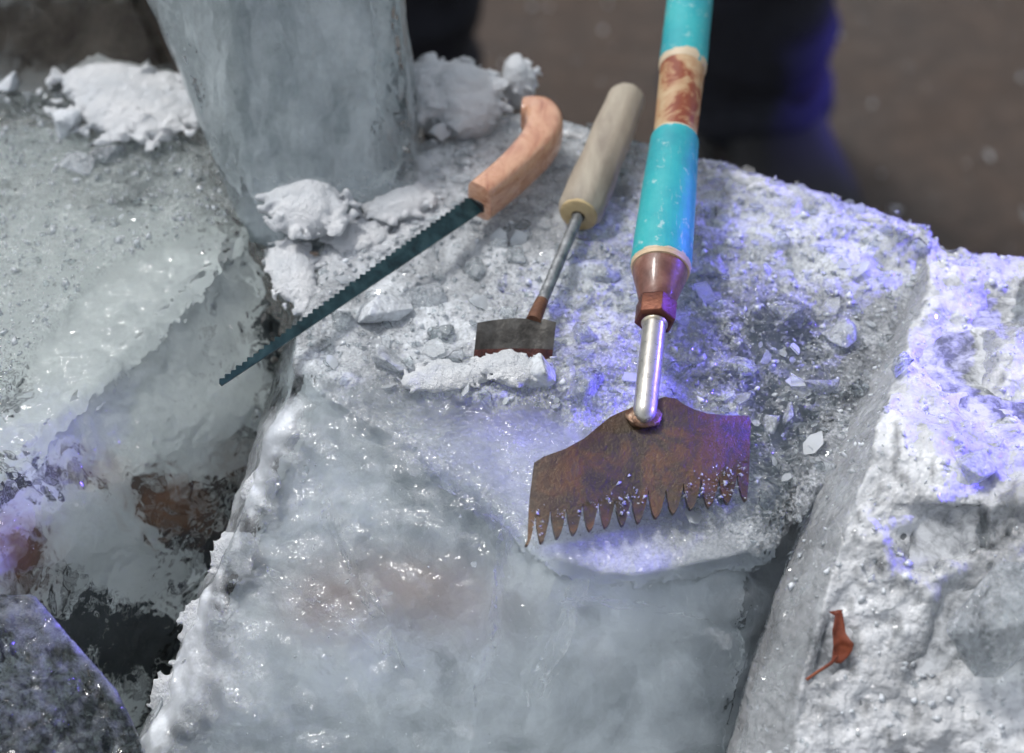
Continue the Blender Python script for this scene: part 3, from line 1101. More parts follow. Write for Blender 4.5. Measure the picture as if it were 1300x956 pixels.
M_FLAKE = grain_material('clear_flakes', 0.0, 0.25)
UPN = lambda P: np.tile([0, 0, 1.0], (len(P), 1))
P, S = scatter([BVH_MAIN], (-0.16, 0.30, 0.70, 1.12), 5000, 23, 0.0005, 0.0026, 4.0, lambda P, X, Y: 0.85 * main_top(P, UPN(P)) + 0.06, 0.70, 0.5)
plates('ice_flakes', P, M_FLAKE, 24, S, 17, 'thin glinting ice flakes scattered over the slab')
P, S = scatter([BVH_MAIN], (-0.16, 0.30, 0.60, 0.95), 260, 29, 0.0002, 0.0006, 3.0, lambda P, X, Y: 0.8 * (1 - main_top(P, UPN(P))) + 0 * X, 0.50, 0.3)
plates('ice_specks', P, M_FLAKE, 30, S, 24, 'tiny ice specks on the smooth front of the slab')
P, S = scatter([BVH_MAIN], (-0.16, 0.30, 0.70, 1.12), 900, 41, 0.0025, 0.0085, 2.2, lambda P, X, Y: main_top(P, UPN(P)) * (0.5 + 0.6 * fbm(P, 14, 2, 92)) + 0 * X, 0.70, 0.5)
plates('ice_chips', P, M_CHIP, 42, S, 24, 'wet translucent ice chips lying around the tools')
P, S = scatter([BVH_LEFT], (-0.38, -0.13, 0.80, 1.14), 2200, 25, 0.0005, 0.0024, 4.0, lambda P, X, Y: left_top(P, np.tile([0, 0, 1.0], (len(P), 1))), 0.70, 0.5)
plates('ice_flakes', P, M_FLAKE, 26, S, 17, 'thin glinting ice flakes on the crushed top of the left block')
P, S = scatter([BVH_RIGHT], (0.10, 0.42, 0.55, 1.02), 1500, 27, 0.0005, 0.0022, 4.0, lambda P, X, Y: 0.9 + 0 * X, 0.55, 0.4)
plates('ice_flakes', P, M_FLAKE, 28, S, 20, 'thin glinting ice flakes on the snowy right block')


# ------------------------------------------------------------------ single chunks and snow lumps
def lump(name, centre, rx, ry, rz, mat, label, cat, seed, rough=0.25, freq=2.2, yaw=0, sub=4, milk=0.8, tilt=(0, 0), group=None, flatten=0.0):
    bm = bmesh.new()
    bmesh.ops.create_icosphere(bm, subdivisions=sub, radius=1)
    me = bpy.data.meshes.new(name)
    bm.to_mesh(me)
    bm.free()
    P = coords(me)
    D = 1 + rough * fbm(P + seed * 3.1, freq, 2, seed) + rough * 0.55 * fbm(P + seed, freq * 3.2, 3, seed + 3) + rough * 0.25 * fbm(P + seed, freq * 9, 2, seed + 5)
    P = P * D[:, None]
    if flatten:
        P[:, 2] = np.tanh(P[:, 2] * (1 + flatten * 2)) / np.tanh(1 + flatten * 2)
    P = P * np.array([rx, ry, rz])
    put(me, P)
    set_attr(me, 'milk', np.full(len(P), milk))
    set_attr(me, 'mottle', np.full(len(P), 0.30))
    set_attr(me, 'grit', np.full(len(P), 0.35))
    o = link(name, me, mat)
    o.location = centre
    o.rotation_euler = (R_(tilt[0]), R_(tilt[1]), R_(yaw))
    tag(o, label, cat, group)
    return o


def shard(name, centre, rx, ry, rz, mat, label, cat, seed, yaw=0, tilt=(0, 0), milk=0.7, npts=16, group=None):
    """a broken piece with flat fracture faces and slightly melted edges"""
    rng = random.Random(seed)
    bm = bmesh.new()
    pts = []
    for k in range(npts):
        v = Vector((rng.gauss(0, 1), rng.gauss(0, 1), rng.gauss(0, 1))).normalized()
        pts.append(Vector((v.x * rx, v.y * ry, max(-1, min(1, v.z * 1.5)) * rz)) * rng.uniform(0.85, 1.1))
    hull_bm(bm, pts)
    s = min(rx, ry, rz)
    bmesh.ops.bevel(bm, geom=bm.edges[:], offset=s * 0.07, segments=1, affect='EDGES', profile=0.6)
    bmesh.ops.triangulate(bm, faces=bm.faces[:])
    bmesh.ops.subdivide_edges(bm, edges=[e for e in bm.edges if e.calc_length() > s * 0.3], cuts=2, use_grid_fill=True)
    me = bpy.data.meshes.new(name)
    bm.to_mesh(me)
    bm.free()
    P, N = coords(me), normals(me)
    P = P + N * (s * 0.14 * fbm(P + seed, 1.0 / s, 2, seed) + s * 0.05 * fbm(P + seed, 4.0 / s, 2, seed + 2))[:, None]
    put(me, P)
    set_attr(me, 'milk', milk + 0.15 * fbm(P + seed, 0.8 / s, 2, seed))
    set_attr(me, 'mottle', np.full(len(P), 0.30))
    set_attr(me, 'grit', np.full(len(P), 0.35))
    o = link(name, me, mat, smooth=28)
    o.location = centre
    o.rotation_euler = (R_(tilt[0]), R_(tilt[1]), R_(yaw))
    tag(o, label, cat, group)
    return o


def place(px, py, w, h, thick, up=0.35):
    """centre and half sizes of a piece lying on the ice; w, h as measured"""
    hh = hit(px, py)
    p = hh[0] if hh else at(px, py)
    if p.z < 0.738 and py < 500 and px < 1000:
        p = at(px, py, 0.746)             # bridges the gap between two blocks
    k = depth(p) / FPX
    c = p + Vector((0, 0, thick * up))
    return c, w * k / 2, h * k / 2 * 1.25, thick / 2


def heap(c, rx, ry, rz, yaw, seed, lab, cat='snow lump', name='snow_lump', mat=None, n=230, voxel=0.0013, path=None, bit=(0.045, 0.20), tilt=0):
    """crumbly snow: a low mound with broken bits of every size fused to it"""
    rng = random.Random(seed)
    bm = bmesh.new()
    rs = min(rx, ry)
    if path is None:
        for k in range(5):
            q = Vector((rng.uniform(-.25, .25) * rx, rng.uniform(-.25, .25) * ry, -0.2 * rz))
            mt = Matrix.Translation(q) @ Matrix.Diagonal((rx * rng.uniform(.5, .8), ry * rng.uniform(.5, .8), rz * rng.uniform(.7, 1.0), 1))
            bmesh.ops.create_icosphere(bm, subdivisions=3, radius=1.0, matrix=mt)
    else:
        for k in range(16 * (len(path) - 1)):
            t = k / 16.0
            i = int(t)
            p = path[i].lerp(path[min(i + 1, len(path) - 1)], t - i) - c
            wv = 0.20 + 0.12 * float(vnoise(np.array([[t * 1.7, seed * 0.37, 0.0]]), seed)[0])
            mt = Matrix.Translation(p + Vector((0, 0, -0.2 * rz))) @ Matrix.Diagonal((rx * wv * rng.uniform(.8, 1.3), rx * wv * rng.uniform(.8, 1.3), rz * wv * 1.3, 1))
            bmesh.ops.create_icosphere(bm, subdivisions=2, radius=1.0, matrix=mt)
    for k in range(n):
        sr = rs * (bit[0] + bit[1] * rng.random() ** 3.5)
        if path is None:
            a, r = rng.uniform(0, 6.283), rng.random() ** 0.55 * 1.05
            top = rz * math.sqrt(max(0.0, 1 - 0.85 * r * r))
            q = Vector((math.cos(a) * r * rx, math.sin(a) * r * ry, top * rng.uniform(0.25, 0.72) - 0.25 * rz))
        else:
            t = rng.random() * (len(path) - 1)
            i = int(t)
            p = path[i].lerp(path[i + 1], t - i) - c
            q = p + Vector((rng.gauss(0, 0.30) * rx, rng.gauss(0, 0.30) * rx, rng.uniform(-0.5, 0.25) * rz))
        pts = []
        for _ in range(9):
            v = Vector((rng.gauss(0, 1), rng.gauss(0, 1), rng.gauss(0, 1))).normalized() * sr * rng.uniform(0.75, 1.15)
            pts.append(q + Vector((v.x * rng.uniform(.9, 1.3), v.y, v.z * 0.8)))
        hull_bm(bm, pts)
    me0 = bpy.data.meshes.new('heap')
    bm.to_mesh(me0)
    bm.free()
    ob = bpy.data.objects.new('tmp_heap', me0)
    COL.objects.link(ob)
    md = ob.modifiers.new('r', 'REMESH')
    md.mode = 'VOXEL'
    md.voxel_size = voxel
    sm = ob.modifiers.new('s', 'SMOOTH')
    sm.iterations = 3
    dg = bpy.context.evaluated_depsgraph_get()
    me = bpy.data.meshes.new_from_object(ob.evaluated_get(dg))
    bpy.data.objects.remove(ob)
    me.materials.clear()
    P, N = coords(me), normals(me)
    P = P + N * (0.0016 * fbm(P + seed, 120, 3, seed, 0.7))[:, None]
    put(me, P)
    set_attr(me, 'milk', 0.72 + 0.3 * fbm(P + seed, 60, 2, seed + 9))
    set_attr(me, 'mottle', np.full(len(P), 0.2))
    set_attr(me, 'grit', np.full(len(P), 0.4))
    o = link(name, me, mat or M_SNOW)
    o.location = c
    o.rotation_euler = (R_(tilt), 0, R_(yaw))
    tag(o, lab, cat, 'snow lumps on the ice')
    return o


SNOW = [  # px, py, w, h, thickness, yaw, label
    (568, 140, 150, 120, 0.060, 10, 'big white snow lump beside the standing ice block'),
    (660, 112, 50, 66, 0.040, 0, 'small round snow lump right of the big one, behind saw handle'),
    (393, 272, 115, 95, 0.034, -20, 'white snow lump at the foot of the standing block, above the saw blade'),
    (372, 355, 70, 120, 0.020, 15, 'elongated patch of snow reaching down to the saw blade teeth'),
    (505, 262, 110, 56, 0.016, 20, 'low snow lump between the saw socket and the standing block'),
    (165, 138, 240, 130, 0.026, -25, 'wide white snow patch in front of the dark corner block'),
    (565, 482, 130, 46, 0.014, 8, 'slush heap left below the scraper edge'),
    (645, 474, 96, 50, 0.019, -4, 'slush heap packed under the rusty scraper edge'),
    (450, 300, 90, 60, 0.012, 20, 'flat snow patch above the middle of the saw blade'),
]
for i, (px, py, wd, hg, th, yaw, lab) in enumerate(SNOW):
    c, rx, ry, rz = place(px, py, wd, hg, th, 0.25)
    heap(c, rx, ry, rz, yaw, 70 + i, lab)

for k, (px, py, wd, hg, th, lab) in enumerate((
        (352, 560, 44, 62, 0.012, 'frost clump on the left slab edge, topmost of five'),
        (322, 632, 58, 80, 0.013, 'frost clump on the left slab edge, second from the top'),
        (285, 712, 70, 84, 0.013, 'frost clump on the left slab edge, third from the top'),
        (252, 800, 84, 90, 0.014, 'frost clump on the left slab edge, fourth from the top'),
        (222, 892, 96, 110, 0.014, 'frost clump on the left slab edge, lowest of five'))):
    hh = hit(px, py)[0]
    kk = depth(hh) / FPX
    heap(hh + Vector((0.004, 0.006, -0.004)), wd * kk / 2, hg * kk / 2 * 0.9, th / 2 + 0.001, -25, 160 + k, lab, 'frost', 'frost_clump', n=420, bit=(0.025, 0.13), tilt=42)
_foot = [hit(x, y)[0] for x, y in ((345, 322), (390, 332), (440, 328), (485, 312), (520, 292), (535, 250))]
heap(_foot[2], 0.022, 0.022, 0.008, 0, 96, 'crumbly slush along the foot of the standing ice block', 'slush', 'slush_strip', n=500, bit=(0.03, 0.16), path=_foot)

for k, (pp_, w_, lab) in enumerate((
        (((893, 206), (925, 213), (960, 226), (1000, 240)), 0.016, 'snow ridge on the far edge right of the turquoise pole'),
        (((690, 152), (720, 158), (760, 170), (800, 182)), 0.014, 'thin snow on the far edge between saw grip and scraper handle'),
        (((1080, 262), (1120, 273), (1160, 284), (1184, 296)), 0.013, 'frosty crumbs along the far right corner of the slab'))):
    pt = [drop(at(x, y) + Vector((0, -0.008, 0)))[0] for x, y in pp_]
    heap(pt[1], w_, w_, w_ * 0.6, 0, 140 + k, lab, 'snow lump', 'snow_ridge', n=220, path=pt)

CH = [  # px, py, w, h, thick, yaw, milk, label
    (488, 398, 95, 68, 0.016, 18, 0.9, 'flat white ice flake below the middle of the saw blade'),
    (500, 458, 62, 48, 0.016, -10, 0.8, 'grey ice chunk under the flat white flake'),
    (684, 478, 46, 44, 0.022, 30, 0.95, 'bright white ice lump at the right end of the scraper edge'),
    (738, 494, 70, 46, 0.014, 25, 0.50, 'glassy clear ice chunk between scraper and chisel blade'),
    (1066, 430, 46, 46, 0.016, 10, 0.75, 'pale round ice chunk near the right edge of the slab'),
    (1042, 492, 46, 30, 0.012, 5, 0.55, 'small flat ice chunk right of the chisel shaft'),
    (1084, 490, 32, 34, 0.012, 40, 0.25, 'glassy ice bit on the slab edge beside the snowy block'),
    (978, 542, 44, 22, 0.008, 35, 0.75, 'thin bright ice splinter beside the right end of the chisel blade'),
    (1002, 528, 16, 40, 0.008, -15, 0.7, 'narrow upright ice splinter behind the bright one'),
    (430, 410, 40, 30, 0.012, 60, 0.45, 'small ice chunk just under the saw teeth near the slab corner'),
    (540, 380, 60, 46, 0.014, 40, 0.7, 'rounded ice chunk left of the scraper head'),
    (742, 430, 48, 34, 0.012, 15, 0.55, 'ice chunk between the twisted rod and the nut'),
    (770, 350, 40, 28, 0.012, -20, 0.7, 'small ice chunk left of the brown ferrule'),
    (940, 470, 56, 26, 0.010, -10, 0.5, 'low ice chunk on the wet ice right of the shaft'),
    (905, 345, 46, 30, 0.012, 20, 0.75, 'pale ice chunk right of the turquoise grip'),
    (85, 165, 58, 36, 0.020, 5, 1.0, 'smooth cream-white ice pebble below the snow patch'),
    (22, 78, 34, 46, 0.018, 20, 1.0, 'slim white ice piece near the top left edge'),
    (8, 112, 44, 34, 0.018, 0, 0.95, 'white ice piece below the slim one at the left edge'),
    (100, 212, 52, 34, 0.012, -35, 0.75, 'angular grey ice chip below the cream pebble'),
    (135, 200, 54, 22, 0.010, 20, 0.6, 'thin ice chip beside the angular grey one'),
    (1256, 815, 165, 105, 0.060, 32, 0.42, 'big clear ice chunk at the lower right edge'),
    (1240, 600, 60, 40, 0.02, 10, 0.85, 'pale lump on the right block near the picture edge'),
    (1145, 470, 40, 26, 0.012, 30, 0.4, 'small glassy chunk high on the rim of the right block'),
    (600, 345, 44, 30, 0.012, 10, 0.45, 'glassy chunk between the saw blade and the scraper rod'),
    (655, 330, 36, 26, 0.011, -25, 0.5, 'small glassy chunk left of the twisted rod'),
    (560, 425, 46, 32, 0.012, 35, 0.4, 'clear chunk just left of the scraper plate'),
    (860, 470, 40, 22, 0.009, 20, 0.35, 'clear flake right beside the chisel shaft'),
    (1000, 400, 50, 30, 0.012, -15, 0.55, 'pale chunk on the far wet ice right of the ferrule'),
]
for i, (px, py, wd, hg, th, yaw, mk, lab) in enumerate(CH):
    c, rx, ry, rz = place(px, py, wd, hg, th, 0.42 if th > 0.04 else 0.25)
    shard('ice_chunk', c, rx, ry, rz, M_CHUNK, lab, 'ice chunk', 120 + i, yaw=yaw, milk=mk if mk > 0.85 else mk * 0.7, tilt=((i * 37) % 17 - 8, (i * 53) % 15 - 7),
          npts=10 + i % 5, group='loose ice chunks')

# ------------------------------------------------------------------ toothed ice chisel on its turquoise pole
P1 = at(819, 520, 0.779)
P2 = at(876, 0, 0.812)
AX = (P2 - P1).normalized()


def along(py):
    lo, hi = -0.2, 1.2
    for _ in range(60):
        mid = (lo + hi) / 2
        p = P1 + AX * mid
        v = (p - CAM)
        y = 478 - FPX * v.dot(UPV) / v.dot(FWD)
        if y > py:
            lo = mid
        else:
            hi = mid
    return lo


def rr(py, w):
    return rad(w / 2, P1 + AX * along(py))


def chisel():
    root = empty('ice_chisel', low(P1, Z0))
    tag(root, 'toothed rusty ice chisel with thick turquoise pole lying on the slab', 'ice chisel')
    # blade: flat plate, tilted, standing on its teeth
    T1, T2, U = at(671, 688, 0.757), at(945, 632, 0.757), at(819, 520, 0.776)
    n = (T2 - T1).cross(U - T1).normalized()
    if n.z < 0:
        n = -n
    ex = (T2 - T1).normalized()
    L = (T2 - T1).length
    ey = n.cross(ex).normalized()

    def bend(p):
        u = (p - T1).dot(ex) / L
        return p - n * (0.0035 * abs(2 * u - 1) ** 3) + n * 0.0012 * math.sin(u * 9)

    tips = [(669.5, 690), (688, 686.5), (707.5, 682.5), (728, 679), (749, 674.5), (769, 670.5), (790.5, 665.5), (811, 662), (833.5, 656.5),
            (855.5, 652), (877.5, 647.5), (900, 643), (924, 637.5), (948, 632)]
    gul = []
    for i in range(13):
        gx = (tips[i][0] + tips[i + 1][0]) / 2 + 1.5
        gy = (tips[i][1] + tips[i + 1][1]) / 2 - 37 - 3 * math.sin(i * 2.1)
        gul.append((gx, gy))
    g0, g1 = (671.5, 649), (953.5, 592)
    outline = [g0, (673, 628), (678, 587), (690, 580), (718, 570), (742, 556), (758, 542), (775, 528), (790, 521), (806, 516), (826, 509), (845, 504),
               (858, 506), (868, 513), (882, 519), (900, 523), (922, 522.5), (940, 520), (954, 518), (957, 524), (955, 562), g1]
    # top edge points of the plate, resampled, so the plate can bend
    th = 0.0034

    def plate_mesh(poly, cuts, name):
        bm = bmesh.new()
        vs = [bm.verts.new(bend_dummy) for bend_dummy in [onplane(px, py, T1, n) for px, py in poly]]
        f = bm.faces.new(vs)
        bmesh.ops.triangulate(bm, faces=[f])
        for _ in range(cuts):
            bmesh.ops.subdivide_edges(bm, edges=[e for e in bm.edges if e.calc_length() > 0.004], cuts=1, use_grid_fill=False)
            bmesh.ops.triangulate(bm, faces=[q for q in bm.faces if len(q.verts) > 3])
        bmesh.ops.beautify_fill(bm, faces=bm.faces[:], edges=[e for e in bm.edges if not e.is_boundary])
        for v in bm.verts:
            v.co = bend(v.co)
        bmesh.ops.recalc_face_normals(bm, faces=bm.faces)
        fs = bm.faces[:]
        up = sum((q.normal * q.calc_area() for q in fs), Vector())
        if up.dot(n) < 0:
            bmesh.ops.reverse_faces(bm, faces=fs)
        ret = bmesh.ops.extrude_face_region(bm, geom=fs)
        nv = [g for g in ret['geom'] if isinstance(g, bmesh.types.BMVert)]
        newset = set(nv)
        for v in bm.verts:
            if v not in newset:
                v.co = v.co - n * th      # the old sheet becomes the underside
        bmesh.ops.recalc_face_normals(bm, faces=bm.faces)
        me = bpy.data.meshes.new(name)
        bm.to_mesh(me)
        bm.free()
        P = coords(me)
        X, Y = proj(P)
        wv = 0.85 * blob(X, Y, 845, 508, 60, 16) + 0.7 * blob(X, Y, 760, 545, 70, 16, -35) + 0.35 * blob(X, Y, 690, 640, 20, 60)
        set_attr(me, 'wear', np.clip(wv, 0, 1))
        return me

    poly = outline + list(reversed(gul))
    blade = link('blade', plate_mesh(poly, 5, 'blade'), M_RUST, root, smooth=40)
    blade['label'] = 'brown rusted steel blade plate with raised neck'
    pts = [g0] + gul + [g1]
    for i, (tx, ty) in enumerate(tips):
        a, b = pts[i], pts[i + 1]
        jj = (i * 7919 % 5 - 2) * 0.5
        poly_t = [a, (a[0] * 0.84 + tx * 0.16, a[1] * 0.58 + ty * 0.42), (a[0] * .50 + tx * 0.50, a[1] * 0.20 + ty * 0.80), (tx - 2.2, ty - 1.5 + jj), (tx - 0.4, ty - 0.2 + jj),
                  (tx + 2.0, ty - 2.0 + jj), (b[0] * .44 + tx * 0.56, b[1] * 0.22 + ty * 0.78), (b[0] * 0.76 + tx * 0.24, b[1] * 0.58 + ty * 0.42), b]
        link('tooth', plate_mesh(poly_t, 1, 'tooth'), M_RUST, blade, smooth=40)
    # neck weld, steel tube
    link('weld_bead', _lumpmesh(P1 - AX * 0.003 - n * 0.0035, 0.0105, 0.0085, 0.0036, 3), M_WELD, root)
    s0, s1 = along(527), along(398)
    link('shaft', lathe('shaft', P1, AX, [(along(536), rr(527, 6)), (along(533), rr(527, 17)), (along(528), rr(527, 26)), (along(521), rr(522, 30)), (along(470), rr(470, 31)), (s1 + 0.01, rr(398, 29))]), M_STEEL, root, smooth=40)
    link('collar', lathe('collar', P1, AX, [(along(414), rr(414, 30)), (along(412), rr(412, 34)), (along(397), rr(397, 34)), (s1 + 0.006, rr(397, 30))]), M_PALE_STEEL, root, smooth=40)
    nm = lathe('nut', P1, AX, [(along(411), rr(408, 44)), (along(408), rr(408, 54)), (along(386), rr(386, 54)), (along(383), rr(383, 46))], hexa=True)
    link('hex_nut', bevelled(nm, 0.0008), M_NUT, root, smooth=30)
    link('ferrule', lathe('ferrule', P1, AX, [(along(388), rr(388, 40)), (along(384), rr(384, 46)), (along(372), rr(372, 54)), (along(352), rr(352, 68)),
                                             (along(338), rr(338, 72)), (along(330), rr(330, 71))]), M_FERR, root, smooth=50)
    link('bare_rim', lathe('rim', P1, AX, [(along(345), rr(345, 66)), (along(344), rr(344, 74.5)), (along(340), rr(340, 76.5)), (along(338), rr(338, 70))]), M_PALE, root, smooth=50)
    gp = [(along(339.5), rr(339, 76)), (along(337), rr(337, 78)), (along(300), rr(300, 75)), (along(250), rr(250, 70)), (along(200), rr(200, 64)), (along(180), rr(180, 62)), (along(176), rr(176, 58))]
    prof = [(s, r) for s, r in gp]
    g = lathe('grip', P1, AX, dens(prof, 40))
    chip_attr(g, [(P1 + AX * along(339), 0.0012), (P1 + AX * along(176), 0.001)])
    link('grip', g, M_TURQ, root, smooth=50)
    b = link('bare_band', lathe('band', P1, AX, dens([(along(182), rr(180, 55)), (along(80), rr(80, 57))], 20)), M_BAND, root, smooth=50)
    b['label'] = 'bare cream wood band with rusty red stains'
    e = along(90)
    end = 0.66
    up = lathe('pole', P1, AX, dens([(e, rr(88, 57)), (e + 0.003, rr(88, 61)), (along(0), rr(0, 58)), (end - 0.01, rr(0, 56)), (end - 0.003, rr(0, 50)), (end, rr(0, 34))], 60))
    chip_attr(up, [(P1 + AX * (e + 0.001), 0.006)])
    link('upper_pole', up, M_TURQ, root, smooth=50)
    # ice crumbs caught between the teeth
    rng = random.Random(77)
    pp, ss = [], []
    for cx, cy, sx, sy, k in ((775, 634, 7, 9, 60), (797, 636, 8, 8, 70), (709, 655, 9, 7, 40), (730, 652, 7, 6, 30), (818, 630, 5, 7, 26), (872, 622, 5, 7, 36), (888, 613, 5, 8, 40),
                              (905, 628, 8, 8, 70), (922, 606, 13, 12, 150), (928, 616, 8, 10, 70), (946, 588, 5, 6, 30), (686, 666, 6, 12, 40), (678, 672, 4, 8, 20), (758, 641, 5, 5, 16)):
        for _ in range(k // 2):
            p = bend(onplane(rng.gauss(cx, sx), rng.gauss(cy, sy), T1, n)) + n * rng.uniform(-0.001, 0.0018)
            pp.append(tuple(p))
            ss.append(0.0003 + 0.0014 * rng.random() ** 3)
    grains('ice_crumbs', np.array(pp), M_GRAINC, 91, np.array(ss), 'wet ice crumbs caught between the chisel teeth', 'ice crumbs')


def dens(prof, n):
    """resample a profile evenly so attributes and bumps have vertices"""
    tot = prof[-1][0] - prof[0][0]
    out = []
    for (s0, r0), (s1, r1) in zip(prof, prof[1:]):
        k = max(1, int(round(n * (s1 - s0) / tot)))
        out += [(s0 + (s1 - s0) * i / k, r0 + (r1 - r0) * i / k) for i in range(k)]
    return out + [prof[-1]]


def chip_attr(me, rims):
    P = coords(me)
    v = np.zeros(len(P))
    for c, wdt in rims:
        d = np.abs((P - np.array(c)) @ np.array(AX))
        v = np.maximum(v, np.exp(-(d / wdt) ** 2) * (0.9 + 0.6 * fbm(P, 120, 2, 5)))
    set_attr(me, 'chip', np.clip(v, 0, 1))


def bevelled(me, off):
    bm = bmesh.new()
    bm.from_mesh(me)
    bmesh.ops.bevel(bm, geom=bm.edges[:], offset=off, segments=2, affect='EDGES', profile=0.6)
    bm.to_mesh(me)
    bm.free()
    return me


def _lumpmesh(c, rx, ry, rz, seed):
    bm = bmesh.new()
    bmesh.ops.create_icosphere(bm, subdivisions=4, radius=1)
    me = bpy.data.meshes.new('bead')
    bm.to_mesh(me)
    bm.free()
    P = coords(me)
    D = 1 + 0.22 * fbm(P, 2.5, 3, seed)
    put(me, P * D[:, None] * np.array([rx, ry, rz]) + np.array(c))
    return me


M_PALE_STEEL = simple('pale_brassy_collar', [(0.3, (0.46, 0.41, 0.30)), (0.7, (0.64, 0.58, 0.46))], 70, (0.3, 0.45), 0.75, 0.15)
chisel()


# ------------------------------------------------------------------ narrow hand saw
def hand_saw():
    zt, zh = 0.768, 0.772
    tip, heel = at(280, 488, zt), at(612, 255, zh)
    root = empty('hand_saw', low(heel, Z0))
    tag(root, 'narrow hand saw with dark teal blade and curved orange wooden grip', 'saw')
    ex = (heel - tip).normalized()
    n = Vector((0.25, -0.35, 0.9))
    n = (n - ex * n.dot(ex)).normalized()
    ey = n.cross(ex).normalized()            # towards the teeth
    L = (heel - tip).length + 0.012
    k = FPX / depth((tip + heel) / 2)

    def width(t):
        return (4.5 + 19 * t ** 0.9) / k * 1.08
    up, dn = [], []
    NT = 52
    for i in range(NT):
        t0, t1 = i / NT, (i + 1) / NT
        tooth = (0.0019 + 0.0004 * math.sin(i * 2.7)) if t0 < 0.93 else 0.0
        up.append((t0 * L, width(t0) / 2))
        up.append(((t0 * 0.62 + t1 * 0.38) * L, width(t0) / 2 + tooth))
    up.append((L, width(1) / 2))
    for i in range(NT + 1):
        t = i / NT
        dn.append((t * L, -width(t) / 2))
    verts, faces = [], []
    th = 0.0009
    m = len(up)
    lo_at = lambda s: -width(s / L) / 2
    for sgn in (1, -1):
        for s, y in up:
            verts.append(tip + ex * s + ey * y + n * (th * sgn))
        for s, y in up:
            verts.append(tip + ex * s + ey * lo_at(s) + n * (th * sgn))
    for j in range(m - 1):
        faces.append((j, j + 1, m + j + 1, m + j))
        faces.append((2 * m + j + 1, 2 * m + j, 3 * m + j, 3 * m + j + 1))
        faces.append((j + 1, j, 2 * m + j, 2 * m + j + 1))
        faces.append((m + j, m + j + 1, 3 * m + j + 1, 3 * m + j))
    faces.append((0, m, 3 * m, 2 * m))
    faces.append((m - 1, 3 * m - 1, 4 * m - 1, 2 * m - 1))
    me = mesh_of('blade', verts, faces)
    link('blade', me, M_SAW, root, smooth=False)
    # socket
    d = ex
    w0 = width(1)
    sp = [heel - d * 0.006, heel - d * 0.004, heel + d * 0.012, heel + d * 0.014]
    link('socket', sweep('socket', sp, lambda i, t: superell(w0 * (0.50 if i in (0,) else 0.60), 0.0052 if i else 0.004, 3.5)), M_SAWD, root, smooth=40)
    # grip: rounded bar bent into a pistol hook
    path = [(608, 256), (618, 248), (634, 235), (652, 219), (668, 203), (681, 188), (689, 173), (690, 160), (684, 150), (673, 145), (662, 144)]
    wd = [37, 39, 40, 41, 43, 46, 49, 49, 45, 38, 27]
    ctrl = [at(x, y, zh + 0.004) for x, y in path]
    pts, ws = spline(ctrl, wd, 8)

    def sec(i, t):
        a = rad(ws[i] / 2, pts[i]) * 1.0
        e = 1.0
        if i == 0 or i == len(pts) - 1:
            e = 0.86
        return superell(a * e, 0.0138 * e * (1 - 0.25 * sstep(0.75, 1.0, t)), 3.6)
    link('grip', sweep('grip', pts, sec), M_SAWH, root, smooth=60)


def spline(ctrl, ws, k):
    pts, w = [], []
    n = len(ctrl)
    for i in range(n - 1):
        p0, p1, p2, p3 = ctrl[max(i - 1, 0)], ctrl[i], ctrl[i + 1], ctrl[min(i + 2, n - 1)]
        for j in range(k):
            t = j / k
            pts.append(0.5 * ((2 * p1) + (p2 - p0) * t + (2 * p0 - 5 * p1 + 4 * p2 - p3) * t * t + (3 * p1 - p0 - 3 * p2 + p3) * t ** 3))
            w.append(ws[i] * (1 - t) + ws[i + 1] * t)
    pts.append(ctrl[-1])
    w.append(ws[-1])
    return pts, w

hand_saw()


